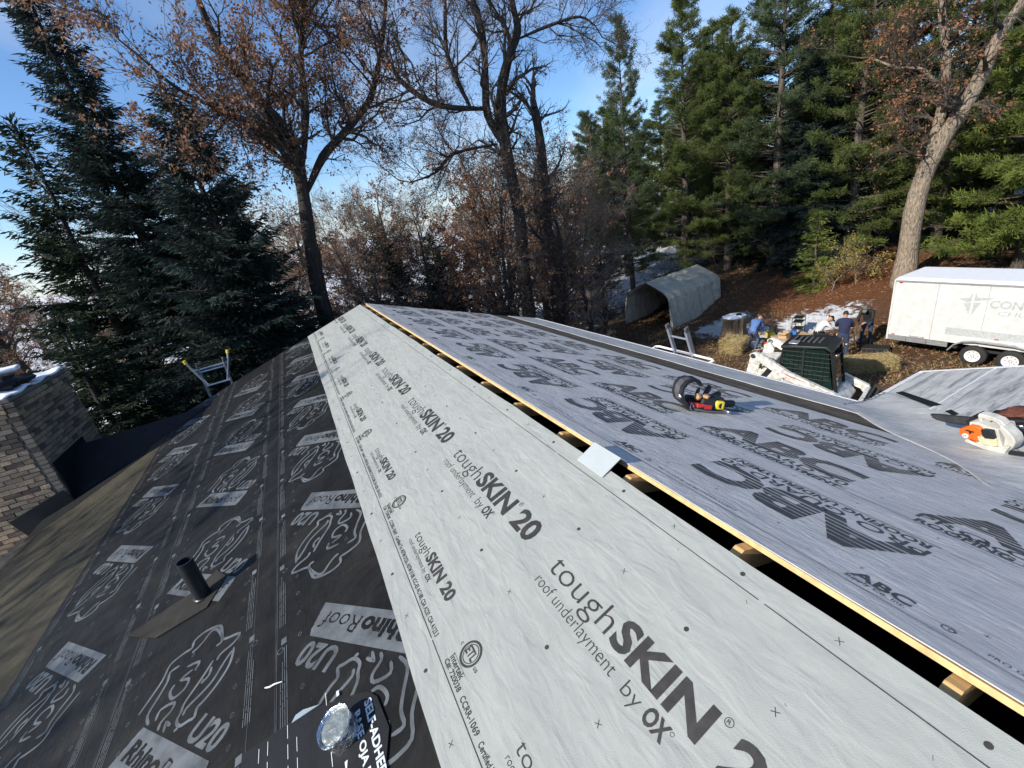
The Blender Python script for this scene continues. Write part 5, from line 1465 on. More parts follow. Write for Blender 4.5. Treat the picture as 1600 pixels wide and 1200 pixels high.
C2 = dict(CR); C2.update(pelvis=(0, 0, .78), belly=(.10, 0, .90), chest=(.30, 0, 1.05), neck=(.42, 0, 1.15), head=(.48, 0, 1.17), shL=(.32, .18, 1.12), shR=(.32, -.18, 1.12), elL=(.46, .20, .88), elR=(.46, -.20, .88), wrL=(.60, .10, .78), wrR=(.60, -.10, .78),
                    hipL=(0, .11, .74), knL=(.20, .14, .44), anL=(.0, .14, .08), toeL=(.17, .16, .04), hipR=(0, -.11, .74), knR=(.2, -.15, .44), anR=(-.02, -.15, .08), toeR=(.15, -.17, .04))
person('man in a light blue hoodie and jeans stooping beside the stump', (14.8, 11.35, GZ), .1, C2, {}, [m_blueh, m_denim, m_skin, m_eye, m_boot], BM, 'cap', m_blk)
# ---------------------------------------------------------------- trees
def needles(name, c, c2, sc=1.4, trans=.25): return mat(name, c, .75, var=.55, scale=sc, c2=c2, trans=trans, spec=.08)


def bark_mat(name, c, sc=14):
    return mat(name, c, .9, var=.55, scale=sc, stretch=(1, 1, .18), bump=.05, bscale=sc * 1.6)


m_bark_dark = bark_mat('dark_oak_bark', (.030, .024, .020))
m_bark_tan = mat('tan_bark', (.25, .20, .145), .9, var=.6, scale=16, stretch=(1, 1, .3), bump=.09, bscale=22)
m_bark_pine = bark_mat('pine_bark', (.085, .068, .055))
m_twig = mat('twig', (.06, .047, .038), .85, var=.4, scale=3)
m_twig_pale = mat('pale_twig', (.20, .165, .13), .85, var=.35, scale=3)
m_spruce = needles('blue_spruce_needles', (.017, .028, .022), (.034, .050, .042), 2.2, .15)
m_spruce2 = needles('dark_spruce_needles', (.016, .026, .016), (.034, .05, .030), 2.0, .15)
m_pine = needles('pine_needles', (.082, .115, .036), (.15, .185, .06), 1.3, .33)
m_pine2 = needles('grey_green_pine_needles', (.068, .098, .046), (.12, .158, .078), 1.3, .33)
m_yspruce = needles('light_spruce_needles', (.10, .14, .035), (.17, .21, .05), 1.6, .3)
m_leaf = mat('brown_oak_leaf', (.15, .072, .036), .65, var=.6, scale=4, c2=(.31, .16, .085), trans=.35)
m_leaf_or = mat('orange_oak_leaf', (.22, .10, .045), .65, var=.45, scale=4, c2=(.32, .16, .075), trans=.35)
m_leaf_yel = mat('yellow_leaf', (.33, .27, .05), .65, var=.4, scale=4, trans=.35)


def tubes(P0, P1, R0, R1, n):
    P0, P1 = np.asarray(P0, float), np.asarray(P1, float); R0, R1 = np.asarray(R0, float), np.asarray(R1, float)
    D = P1 - P0; D /= np.linalg.norm(D, axis=1)[:, None] + 1e-9
    ref = np.where(np.abs(D[:, 2:3]) < .9, np.array([[0, 0, 1.]]), np.array([[1., 0, 0]]))
    A_ = np.cross(D, ref); A_ /= np.linalg.norm(A_, axis=1)[:, None] + 1e-9; B_ = np.cross(D, A_)
    an = 2 * math.pi * np.arange(n) / n
    off = A_[:, None] * np.cos(an)[None, :, None] + B_[:, None] * np.sin(an)[None, :, None]
    V = np.concatenate([P0[:, None] + off * R0[:, None, None], P1[:, None] + off * R1[:, None, None]], 1).reshape(-1, 3)
    base = np.arange(len(P0))[:, None] * 2 * n; k = np.arange(n)[None]; k2 = (np.arange(n)[None] + 1) % n
    Q = np.stack([base + k, base + k2, base + n + k2, base + n + k], -1).reshape(-1, 4)
    return V, Q


def join(parts):
    Vs, Qs, n = [], [], 0
    for V, Q in parts: Vs.append(V); Qs.append(Q + n); n += len(V)
    return np.concatenate(Vs), np.concatenate(Qs)


def smooth_tube(pts, rad, n=12, bump=.05, seed=0):
    b_ = MB(); r_ = random.Random(seed); P = []; Rr = []
    for i in range(len(pts) - 1):
        for k in range(4):
            t = k / 4; p0 = Vector(pts[max(i - 1, 0)]); p1 = Vector(pts[i]); p2 = Vector(pts[i + 1]); p3 = Vector(pts[min(i + 2, len(pts) - 1)])
            P.append(.5 * ((2 * p1) + (p2 - p0) * t + (2 * p0 - 5 * p1 + 4 * p2 - p3) * t * t + (3 * p1 - p0 - 3 * p2 + p3) * t ** 3)); Rr.append((rad[i] + (rad[i + 1] - rad[i]) * t) * (1 + bump * (r_.random() - .5) * 2))
    P.append(Vector(pts[-1])); Rr.append(rad[-1])
    b_.path(P, Rr, n)
    for i, v in enumerate(b_.v): b_.v[i] = v
    return b_, P, Rr


def grow(starts, seed, depth, dens=1.0, droop=0.0, minlen=.12, wob=.28, spread=.75, ratio=.62):
    """branching wood: starts = (p, d, length, radius); returns segment arrays and twig tips"""
    r = random.Random(seed); seg = []; tips = []
    st = [(p, d, L, rad, depth) for p, d, L, rad in starts]
    while st:
        p, d, L, rad, lv = st.pop()
        n = 5 if lv > 1 else (4 if lv == 1 else 3)
        sl = L / n; px, py, pz = p; dx, dy, dz = d; r0 = rad
        for i in range(n):
            dx += r.gauss(0, wob); dy += r.gauss(0, wob); dz += r.gauss(0, wob) + .05 - droop
            m_ = math.sqrt(dx * dx + dy * dy + dz * dz) or 1; dx /= m_; dy /= m_; dz /= m_
            qx, qy, qz = px + dx * sl, py + dy * sl, pz + dz * sl
            r1 = rad * (1 - .75 * (i + 1) / n)
            seg.append((px, py, pz, qx, qy, qz, r0, r1, lv))
            if lv > 0:
                nc = r.random() * 2.2 * dens
                for _ in range(int(nc + r.random())):
                    ax, ay, az = r.gauss(0, 1), r.gauss(0, 1), r.gauss(0, 1)
                    k = ax * dx + ay * dy + az * dz; ax -= k * dx; ay -= k * dy; az -= k * dz
                    m2 = math.sqrt(ax * ax + ay * ay + az * az) or 1
                    s = spread * r.uniform(.6, 1.3); c = 1
                    ex, ey, ez = dx * c + ax / m2 * s, dy * c + ay / m2 * s, dz * c + az / m2 * s
                    m3 = math.sqrt(ex * ex + ey * ey + ez * ez)
                    cl = L * ratio * r.uniform(.55, 1.1) * (1 - .35 * i / n)
                    if cl > minlen: st.append(((qx, qy, qz), (ex / m3, ey / m3, ez / m3), cl, max(.003, r1 * .62 if i < n - 1 else r1), lv - 1))
            else:
                tips.append((qx, qy, qz, dx, dy, dz))
            px, py, pz, r0 = qx, qy, qz, r1
    return np.array(seg), np.array(tips)


def wood_mesh(name, seg, extra, mats_):
    """extra = MB of thick limbs; seg = thin branches"""
    parts = []
    big = seg[seg[:, 8] >= 2]; sm = seg[seg[:, 8] < 2]
    fine = sm[sm[:, 8] < 1]; sm = sm[sm[:, 8] >= 1]
    if len(fine):
        d_ = fine[:, 3:6] - fine[:, :3]; l_ = np.linalg.norm(d_, axis=1); parts.append(blades(fine[:, :3], d_ / l_[:, None], l_ * 1.04, np.full(len(fine), .0042), 1, 3))
    for s_, n in ((big, 6), (sm, 3)):
        if len(s_): parts.append(tubes(s_[:, :3], s_[:, 3:6], np.maximum(s_[:, 6], .004), np.maximum(s_[:, 7], .003), n))
    V, Q = join(parts)
    me_ = np_mesh(name, V, Q, smooth=True)
    for m_ in mats_: me_.materials.append(m_)
    return me_


def leaves_mesh(name, tips, m_, n, size, seed, cluster=3):
    r = np.random.default_rng(seed)
    if not len(tips): return None
    sel = r.choice(len(tips), max(1, min(len(tips), n // 5)), replace=False); i = sel[r.integers(0, len(sel), n)]; P = tips[i, :3] + r.normal(size=(n, 3)) * .06
    D = tips[i, 3:6] * .4 + r.normal(size=(n, 3)) * .7; D[:, 2] -= .45; D /= np.linalg.norm(D, axis=1)[:, None]
    V, Q = blades(P, D, r.uniform(.6, 1.25, n) * size, r.uniform(.22, .36, n) * size, 1, seed)
    V = V.reshape(-1, 4, 3); nrm = np.cross(V[:, 1] - V[:, 3], D); V[:, 2] += nrm * r.uniform(-.6, .6, (n, 1)); V = V.reshape(-1, 3)
    me_ = np_mesh(name, V, Q); me_.materials.append(m_); return me_


def limb_starts(P, Rr, r, n, L, t0=.25, up=.3, k=.45):
    out = []
    for _ in range(n):
        i = min(len(P) - 2, int((t0 + (1 - t0) * r.random()) * (len(P) - 1))); d = (P[i + 1] - P[i]).normalized()
        a = Vector((r.gauss(0, 1), r.gauss(0, 1), r.gauss(0, .7))); a -= d * a.dot(d); a.normalize()
        e = (d * r.uniform(.3, .9) + a + Vector((0, 0, up))).normalized()
        out.append((tuple(P[i]), tuple(e), L * r.uniform(.55, 1.15), min(Rr[i] * k, .09)))
    e = (P[-1] - P[-2]).normalized(); out.append((tuple(P[-1]), tuple(e), L, Rr[-1]))
    return out


def limbed_tree(label, base, limbs, rads, seed, m_b, m_t, per_limb, L, depth, dens, leafn, leafsize, m_l, group=None, droop=0.0, name='oak_tree', foot=None):
    """tree with traced limbs (world coordinates): parts trunk, limb, branches, leaves"""
    base = Vector(base); root = thing(name, label, 'tree', base, group=group); r = random.Random(seed)
    inv = Matrix.Translation(-base); starts = []
    limbs = [('trunk', limbs[0][1] + limbs[1][1][1:])] + limbs[2:]; n0 = len(limbs[0][1])
    rads = [(rads[0][0], rads[1][1], rads[0][1])] + rads[2:]
    for (nm, pts), rd in zip(limbs, rads):
        pts = [Vector(p) for p in pts]
        if nm == 'trunk': pts = [Vector((pts[0].x + (foot or (0, 0))[0], pts[0].y + (foot or (0, 0))[1], base.z - .15))] + pts
        n_ = len(pts); rr_ = [rd[0] + (rd[1] - rd[0]) * i / (n_ - 1) for i in range(n_)]
        if nm != 'trunk': rr_[0] *= .45
        if nm == 'trunk':
            rr_ = [rd[0] + (rd[1] - rd[0]) * (i / (n_ - 1)) ** 1.25 for i in range(n_)]; rr_[0] *= 1.2
        b_, P, Rr = smooth_tube(pts, rr_, 14, .05, seed)
        b_.build('trunk' if nm == 'trunk' else 'limb', m_b, root, smooth=True, mw=inv, ang=180)
        if nm != 'trunk': starts += limb_starts(P, Rr, r, per_limb, L, .1)
        else: starts += limb_starts(P, Rr, r, per_limb, L, .42)
    seg, tips = grow(starts, seed, depth, dens, droop)
    me_ = wood_mesh('branches', seg, None, [m_t]); put('branches', me_, root, inv)
    if leafn: put('leaves', leaves_mesh('leaves', tips, m_l, leafn, leafsize, seed), root, inv)
    return root


OAK1 = [('trunk', [(-0.59, 13.99, -0.4), (-0.41, 13.98, 1.04), (-0.38, 13.98, 1.47), (-0.13, 13.96, 2.98)]), ('A', [(-0.13, 13.96, 2.98), (-0.07, 13.71, 3.93), (-0.58, 13.49, 4.82), (-0.99, 13.25, 5.71), (-1.11, 13.0, 6.48), (-1.18, 12.75, 7.6)]), ('B', [(-0.07, 13.96, 2.67), (0.6, 14.03, 3.48), (1.37, 14.06, 4.04), (2.16, 14.04, 4.68), (2.64, 14.06, 5.42), (3.1, 14.08, 6.44), (3.56, 14.08, 7.82)]), ('C', [(-0.05, 13.95, 3.14), (0.47, 14.0, 4.47), (0.76, 14.07, 5.76), (1.22, 14.1, 6.97), (1.66, 14.12, 8.4)]), ('D', [(-0.05, 13.95, 3.98), (-1.03, 13.6, 4.34), (-1.36, 13.2, 4.46), (-2.04, 12.77, 4.82), (-2.45, 12.33, 5.26)])]
OAK2 = [('trunk', [(6.69, 15.07, -2.53), (6.69, 15.07, -1.05), (6.82, 15.0, 1.1), (6.71, 15.06, 3.46)]), ('A', [(6.71, 15.06, 3.46), (6.85, 15.08, 4.89), (7.29, 14.93, 5.98), (7.65, 14.82, 6.58), (7.65, 14.92, 7.43), (7.76, 14.95, 9.0)]), ('B', [(6.66, 15.08, 3.4), (6.4, 15.4, 4.43), (6.56, 15.51, 5.37), (6.78, 15.59, 6.73), (6.74, 15.79, 7.76), (6.92, 15.89, 9.3)]), ('C', [(6.36, 15.24, 4.58), (4.85, 15.68, 4.87), (3.85, 15.82, 5.56), (3.48, 15.73, 6.24), (3.1, 15.63, 7.05)]), ('E', [(5.85, 15.48, 4.71), (5.72, 15.97, 5.73), (5.75, 16.4, 6.68), (6.13, 16.67, 8.1), (6.39, 16.99, 9.26)]), ('G', [(6.48, 15.18, 3.5), (4.91, 15.34, 3.38), (4.04, 15.13, 2.86), (3.1, 14.9, 2.65)]), ('H', [(7.55, 14.59, 6.31), (8.47, 14.3, 6.53), (9.43, 13.92, 6.64), (9.96, 13.82, 6.37)])]
BIG = [('trunk', [(22.86, 9.91, -3.2), (22.85, 9.93, -1.46), (22.91, 9.8, -0.04)]), ('A', [(22.91, 9.8, -0.3), (22.92, 9.39, 1.2), (22.92, 8.97, 2.08), (22.9, 8.61, 3.1), (22.84, 8.35, 4.06), (22.84, 7.9, 4.96), (22.83, 7.3, 6.3)]), ('B', [(22.91, 9.8, -0.3), (23.19, 9.77, 1.37), (23.44, 9.82, 2.7), (23.61, 10.06, 4.24), (23.69, 10.52, 6.02), (23.82, 10.86, 7.8)]), ('C', [(23.45, 9.85, 2.8), (23.3, 10.55, 3.78), (23.26, 11.49, 4.17), (23.32, 12.51, 4.83)])]
limbed_tree('tall oak thick with brown leaves behind the far left gable corner', (-.62, 13.99, GZ), OAK1, [(.23, .19), (.13, .035), (.13, .035), (.11, .03), (.08, .02)], 11, m_bark_dark, m_twig, 20, 1.8, 3, 1.32, 27000, .082, m_leaf, foot=(-.05, 0))
limbed_tree('big bare oak with forked dark trunk beyond the ridge end', (6.7, 15.07, GZ), OAK2, [(.28, .25), (.21, .06), (.17, .05), (.12, .03), (.11, .035), (.075, .02), (.07, .02)], 12, m_bark_dark, m_twig, 16, 1.95, 3, 1.3, 2400, .08, m_leaf)
limbed_tree('large leaning double-trunked tree with tan bark behind the trailer', (22.86, 9.91, float(gz(22.86, 9.91))), BIG, [(.39, .36), (.25, .10), (.22, .08), (.09, .03)], 13, m_bark_tan, m_twig, 14, 2.4, 3, 1.15, 4600, .11, m_leaf_or, foot=(-.05, .0))

# broken snag
bz_ = float(gz(8.67, 16.25))
sn = thing('dead_tree', 'dead broken-topped trunk standing right of the big bare oak', 'tree', (8.67, 16.25, bz_))
b_, P, Rr = smooth_tube([(0, 0, -.1), (.05, 0, 3), (-.02, .05, 6.2), (.25, .1, 8.8), (.20, .12, 10.3)], [.36, .27, .25, .20, .14], 12, .1, 4); b_.build('trunk', m_bark_dark, sn, smooth=True, ang=180)
starts = limb_starts(P, Rr, random.Random(4), 16, 1.9, .4, .25); seg, tips = grow(starts, 21, 3, 1.15); put('branches', wood_mesh('branches', seg, None, [m_twig]), sn)


# ---- conifer crowns
def spruce_mesh(name, H, R, seed, m_, base=.04, whorl=.30, nb=7, W=.020, dens=1.0, prof=.85, droop=.35, gap=0.0, sub=.10):
    r = np.random.default_rng(seed); Ps, Ds, Ls = [], [], []; S0, S1, SR0, SR1 = [], [], [], []
    z = base * H
    while z < H * .985:
        f = z / H; L0 = R * (1 - f) ** prof + .10
        if f < .12: L0 *= .75 + 2 * f
        for k in range(nb + int(r.integers(-1, 2))):
            if r.random() < gap: continue
            az = r.uniform(0, 2 * math.pi); L = L0 * r.uniform(.62, 1.12); zz = z + r.uniform(-.12, .12)
            h = np.array([math.cos(az), math.sin(az), 0]); sd_ = np.array([-math.sin(az), math.cos(az), 0])
            pit = -.30 + 1.15 * f ** 1.2 + r.normal() * .08

            def pos(t): return h * (L * t)[:, None] + np.array([0, 0, 1.0]) * (zz + L * (pit * t - droop * (1 - f) * t * t + droop * .75 * (1 - f) * t ** 3))[:, None]
            tt = np.linspace(0, 1, 5); pb_ = pos(tt); rb = np.maximum(.045 * L / 2.5 * (1 - tt), .006)
            S0.append(pb_[:-1]); S1.append(pb_[1:]); SR0.append(rb[:-1]); SR1.append(rb[1:])
            nt = max(4, int(L / .12 * dens)); t = np.linspace(.12, 1, nt)
            pt_ = pos(t)
            for s in (-1, 1):
                ln = np.clip(.42 * L * (1.05 - t), .10, .75) * r.uniform(.6, 1.2, nt)
                d = h[None] * r.uniform(.5, .9, (nt, 1)) + s * sd_[None] * r.uniform(.6, 1, (nt, 1)); d[:, 2] += r.uniform(-.35, .05, nt); d /= np.linalg.norm(d, axis=1)[:, None]
                ns = np.maximum(1, (ln / sub).astype(int)); ns = np.minimum(ns, 12)
                for j in range(12):
                    mk = ns > j
                    if not mk.any(): break
                    q = pt_[mk] + d[mk] * (ln[mk] * (j + .3) / ns[mk])[:, None]; n_ = len(q)
                    e = d[mk] + sd_[None] * r.normal(0, .45, (n_, 1)) + h[None] * r.normal(.15, .3, (n_, 1)); e[:, 2] += r.normal(-.1, .28, n_); e /= np.linalg.norm(e, axis=1)[:, None]
                    Ps.append(q); Ds.append(e); Ls.append(r.uniform(.11, .24, n_))
        z += whorl * (1 - .45 * f) * r.uniform(.8, 1.2)
    # leader
    n_ = 60; q = np.stack([r.normal(0, .03, n_), r.normal(0, .03, n_), r.uniform(.93 * H, H, n_)], 1); e = np.stack([r.normal(0, .5, n_), r.normal(0, .5, n_), np.ones(n_)], 1); e /= np.linalg.norm(e, axis=1)[:, None]
    Ps.append(q); Ds.append(e); Ls.append(np.full(n_, .2))
    P, D, Ln = np.concatenate(Ps), np.concatenate(Ds), np.concatenate(Ls)
    V, Q = blades(P, D, Ln, W * np.ones(len(P)) * (Ln / .2), 1, seed)
    me_ = np_mesh(name, V, Q); me_.materials.append(m_)
    Vb, Qb = tubes(np.concatenate(S0), np.concatenate(S1), np.concatenate(SR0), np.concatenate(SR1), 4)
    mb_ = np_mesh('branches', Vb, Qb, smooth=True); mb_.materials.append(m_bark_dark)
    return me_, mb_


def pine_mesh(name, H, R, seed, m_, base=.15, whorl=.5, nb=5, tuft=.17, dens=1.0, up=.25, flat=False):
    r = np.random.default_rng(seed); Ps, Ds, Ls = [], [], []; S0, S1, SR0, SR1 = [], [], [], []
    z = base * H
    while z < H * .985:
        f = (z / H - base) / (1 - base); L0 = R * min(1.0, (1 - f) ** .7 * 1.02) + .15
        if f < .15: L0 *= .7 + 2 * f
        for k in range(nb + int(r.integers(-1, 2))):
            az = r.uniform(0, 2 * math.pi); L = L0 * r.uniform(.55, 1.15); zz = z + r.uniform(-.1, .1)
            h = np.array([math.cos(az), math.sin(az), 0]); sd_ = np.array([-math.sin(az), math.cos(az), 0]); pit = up * (.2 + 1.5 * f) + r.normal() * .1

            def pos(t): return h * (L * t)[:, None] + np.array([0, 0, 1.]) * (zz + L * (pit * t + .12 * t * t))[:, None]
            tt = np.linspace(0, 1, 5); pb_ = pos(tt); rb = np.maximum(.05 * L / 2.5 * (1 - tt), .007)
            S0.append(pb_[:-1]); S1.append(pb_[1:]); SR0.append(rb[:-1]); SR1.append(rb[1:])
            nt = max(4, int(L / .14 * dens)); t = r.uniform(.22, 1, nt) ** .8; pt_ = pos(t)
            s = r.choice([-1, 1], nt); ln = np.clip(.5 * L * (1.1 - t), .1, .8) * r.uniform(.4, 1.1, nt)
            d = h[None] * r.uniform(.4, 1, (nt, 1)) + s[:, None] * sd_[None] * r.uniform(.3, 1, (nt, 1)); d[:, 2] += r.uniform(-.05, .3, nt); d /= np.linalg.norm(d, axis=1)[:, None]
            S0.append(pt_); S1.append(pt_ + d * ln[:, None]); SR0.append(np.full(nt, .010)); SR1.append(np.full(nt, .004))
            for j in range(4):
                q = pt_ + d * (ln * (.35 + .22 * j))[:, None]
                for _ in range(6):
                    e = d * .8 + r.normal(size=(nt, 3)) * (.75 if not flat else .6); e[:, 2] += (.35 if not flat else .05); e /= np.linalg.norm(e, axis=1)[:, None]
                    Ps.append(q + r.normal(size=(nt, 3)) * .065); Ds.append(e); Ls.append(r.uniform(.7, 1.25, nt) * tuft)
        z += whorl * r.uniform(.7, 1.25) * (1 - .35 * f)
    P, D, Ln = np.concatenate(Ps), np.concatenate(Ds), np.concatenate(Ls)
    V, Q = blades(P, D, Ln * 1.12, .07 * Ln, 2, seed)
    me_ = np_mesh(name, V, Q); me_.materials.append(m_)
    Vb, Qb = tubes(np.concatenate(S0), np.concatenate(S1), np.concatenate(SR0), np.concatenate(SR1), 4)
    mb_ = np_mesh('branches', Vb, Qb, smooth=True); mb_.materials.append(m_bark_pine)
    return me_, mb_


def trunk_mesh(H, r0, m_, seed=0):
    rr_ = random.Random(seed); b_, P, Rr = smooth_tube([(0, 0, -.3)] + [(rr_.uniform(-.06, .06), rr_.uniform(-.06, .06), H * k / 6) for k in range(1, 6)] + [(0, 0, H * .985)], [r0 * 1.25, r0, r0 * .82, r0 * .65, r0 * .45, r0 * .25, .012], 9, .04, seed)
    me_ = b_.mesh('trunk', True, 180); me_.materials.append(m_); return me_


def conifer(name, label, x, y, crown, trunk, H0, H, rz=0, lean=(0, 0), group=None, wide=1.0, cmat=None):
    z = float(gz(x, y)); k = H / H0
    root = thing(name, label, 'tree', (x, y, z), group=group)
    root.rotation_euler = (lean[0], lean[1], rz)
    for nm, me_ in (('trunk', trunk), ('crown', crown[0]), ('branches', crown[1])):
        o = put(nm, me_, root); o.scale = (k * wide, k * wide, k)
    return root


SPA = spruce_mesh('crown', 13.7, 2.35, 31, m_spruce, droop=.45, gap=.10, prof=.78, nb=10, whorl=.25, sub=.045, W=.019, dens=2.0); SPA_T = trunk_mesh(13.7, .20, m_bark_dark, 1)
SPB = spruce_mesh('crown', 10.6, 3.1, 32, m_spruce, droop=.42, nb=9, whorl=.25, gap=.04, sub=.045, W=.019, dens=2.0); SPB_T = trunk_mesh(10.6, .19, m_bark_dark, 2)
SPC = spruce_mesh('crown', 9.0, 2.4, 33, m_spruce2, droop=.3, nb=7, whorl=.30, gap=.03, dens=2.0, sub=.055, W=.024); SPC_T = trunk_mesh(9.0, .15, m_bark_dark, 3)
SPY = spruce_mesh('crown', 3.4, 1.25, 34, m_yspruce, droop=.25, nb=7, whorl=.20, dens=1.6, W=.014, sub=.05); SPY_T = trunk_mesh(3.4, .06, m_bark_pine, 4)
PNA = pine_mesh('crown', 15, 3.0, 41, m_pine2, base=.10, whorl=.42); PNA_T = trunk_mesh(15, .19, m_bark_pine, 5)
PNB = pine_mesh('crown', 15, 3.5, 42, m_pine, base=.08, whorl=.42, nb=6); PNB_T = trunk_mesh(15, .22, m_bark_pine, 6)
PNR = pine_mesh('crown', 9.5, 3.6, 43, m_yspruce, base=.05, whorl=.42, nb=6, up=.08, tuft=.17, dens=1.1, flat=True); PNR_T = trunk_mesh(9.5, .17, m_bark_pine, 7)

conifer('spruce_tree', 'tallest blue spruce at left with its crown top leaving the picture', -4.25, 15.9, SPA, SPA_T, 13.7, 13.9, .4, (0, -.02))
conifer('spruce_tree', 'broad blue-grey spruce in front of the brown-leaved oak', -2.35, 13.0, SPB, SPB_T, 10.6, 10.7, 1.2)
conifer('spruce_tree', 'dark spruce at the left picture edge behind the chimney', -6.3, 17.3, SPC, SPC_T, 9.0, 11.2, 2.2)
conifer('spruce_tree', 'low dark spruce filling in behind the chimney and ladder', -6.0, 13.2, SPC, SPC_T, 9.0, 6.4, .3, wide=1.35)
conifer('spruce_tree', 'low dark spruce behind the chimney at the left picture edge', -8.6, 14.6, SPC, SPC_T, 9.0, 6.6, 1.6, wide=1.4)
conifer('spruce_tree', 'dark spruce behind the left ladder between two blue spruces', -3.6, 19.0, SPC, SPC_T, 9.0, 8.6, 4.1, wide=1.2)
conifer('spruce_tree', 'short dark spruce below the bare oak just right of the ridge end', 2.2, 17.5, SPC, SPC_T, 9.0, 7.0, 5.0, wide=1.3)
conifer('spruce_tree', 'short dark spruce left of the forked oak trunk', 4.4, 18.6, SPC, SPC_T, 9.0, 6.6, 1.0, wide=1.35)
conifer('spruce_tree', 'small bright green spruce lit by the sun beside the yellow shrub', 21.9, 13.2, SPY, SPY_T, 3.4, 3.5, 0)
conifer('pine_tree', 'slim pale pine left of the tall pine pair', 18.6, 22.7, PNA, PNA_T, 15, 15.3, .6, wide=.75)
conifer('pine_tree', 'tall pine with pale trunk rising behind the garage shelter', 21.6, 21.0, PNB, PNB_T, 15, 15.0, 1.1)
conifer('pine_tree', 'shorter dark pine between the shelter pines and the tall spruce group', 24.5, 20.2, PNB, PNB_T, 15, 11.6, 2.4)
conifer('pine_tree', 'tall pine rising out of the picture left of the sunlit spruce', 24.2, 17.0, PNA, PNA_T, 15, 16.5, 3.3, wide=1.1)
conifer('spruce_tree', 'grey-green spruce in front of the tall pines behind the sunlit small spruce', 25.0, 15.6, SPB, SPB_T, 10.6, 11.2, 3.0)
conifer('pine_tree', 'tall pine just left of the leaning tan tree', 25.5, 13.7, PNB, PNB_T, 15, 14.8, 4.4)
conifer('pine_tree', 'bushy sunlit pine with layered boughs at the right picture edge', 25.4, 7.2, PNR, PNR_T, 9.5, 10.6, .8)
conifer('pine_tree', 'pine partly hidden behind the leaning tan tree', 28.0, 11.0, PNB, PNB_T, 15, 13.6, 5.3)
for i, (x, y, H_, c_, t_, lab) in enumerate((
        (26.6, 18.6, 17.0, PNA, PNA_T, 'tall full pine behind the grey-green spruce'), (28.6, 15.4, 17.5, PNB, PNB_T, 'very tall pine behind the gap left of the leaning tan tree'), (30.0, 9.4, 15.5, PNB, PNB_T, 'full pine behind the upper fork of the leaning tan tree'),
        (29.0, 5.2, 14.0, PNB, PNB_T, 'pine behind the sunlit boughs at the right picture edge'), (23.2, 19.2, 13.4, PNB, PNB_T, 'full green pine between the shelter pine and its dark neighbour'), (16.4, 23.4, 11.5, PNA, PNA_T, 'smaller pine left of the slim pale pine'))):
    conifer('pine_tree', lab, x, y, c_, t_, 15, H_, i * 1.3 + .2)
# the dark wood behind: individual pines in loose rows
rr = random.Random(77); k = 0
GW = 'pines of the dark wood behind'
for row, (D0, n_) in enumerate(((35, 9), (42, 11), (50, 12))):
    for i in range(n_):
        az = RAD(36 + (94 - 36) * (i + .5 + rr.uniform(-.35, .35)) / n_); D = D0 + rr.uniform(-2.5, 2.5)
        x, y = -1.2 + D * math.sin(az), D * math.cos(az)
        c_, t_, h0 = ((PNA, PNA_T, 15), (PNB, PNB_T, 15), (SPC, SPC_T, 9.0))[rr.choice((0, 1, 1, 2))]
        conifer('pine_tree', 'tall pine within the dark wood behind the yard', x, y, c_, t_, h0, rr.uniform(11, 15), rr.uniform(0, 6), group=GW, wide=rr.uniform(.9, 1.25))


# ---- leafless saplings and brush, generic oaks
def generic_oak(H, seed, m_b, m_t, n, L, depth, dens, leafn, m_l, leafsize=.11, spread=.9, r0=.16):
    r = random.Random(seed); b_, P, Rr = smooth_tube([(0, 0, -.2), (.1 * r.gauss(0, 1), .1 * r.gauss(0, 1), H * .3), (.2 * r.gauss(0, 1), .2 * r.gauss(0, 1), H * .6), (.3 * r.gauss(0, 1), .3 * r.gauss(0, 1), H * .92)], [r0 * 1.2, r0, r0 * .6, r0 * .18], 9, .06, seed)
    tm = b_.mesh('trunk', True, 180); tm.materials.append(m_b)
    seg, tips = grow(limb_starts(P, Rr, r, n, L, .18, .35, .5), seed, depth, dens, spread=spread)
    wm = wood_mesh('branches', seg, None, [m_t]); lm = leaves_mesh('leaves', tips, m_l, leafn, leafsize, seed) if leafn else None
    return tm, wm, lm


def place_oak(name, label, x, y, parts, s, rz, group=None, wide=1.0):
    root = thing(name, label, 'tree', (x, y, float(gz(x, y))), rz, group)
    for nm, me_ in zip(('trunk', 'branches', 'leaves'), parts):
        if me_ is not None: o = put(nm, me_, root); o.scale = (s * wide, s * wide, s)
    return root


GO1 = generic_oak(7.5, 51, m_bark_dark, m_twig, 26, 2.0, 3, 1.1, 3800, m_leaf)
GO2 = generic_oak(6.0, 52, m_bark_dark, m_twig_pale, 28, 2.0, 3, 1.25, 500, m_leaf, r0=.09)
GO3 = generic_oak(5.0, 53, m_bark_dark, m_twig, 30, 1.6, 3, .8, 5200, m_leaf, r0=.08)
GO4 = generic_oak(8.0, 54, m_bark_dark, m_twig, 42, 1.9, 3, 1.25, 2600, m_leaf, .085, r0=.10)
for i, (x, y, s, lab) in enumerate(((5.4, 13.9, 1.0, 'tangled bare tree in front of the forked oak, left side'), (7.7, 14.2, 1.08, 'tangled bare tree between forked oak and dead snag'), (9.4, 17.3, 1.1, 'tangled bare tree right behind the dead snag'), (3.4, 16.2, .92, 'tangled bare tree left of the forked oak'), (1.3, 15.6, .85, 'tangled bare tree beside the brown-leaved oak trunk'), (11.9, 17.2, .85, 'tangled bare tree just left of the garage shelter'), (.6, 13.3, .74, 'tangled bare sapling against the trunk of the brown-leaved oak'))):
    place_oak('oak_tree', lab, x, y, GO4, s, i * 1.3 + .5)
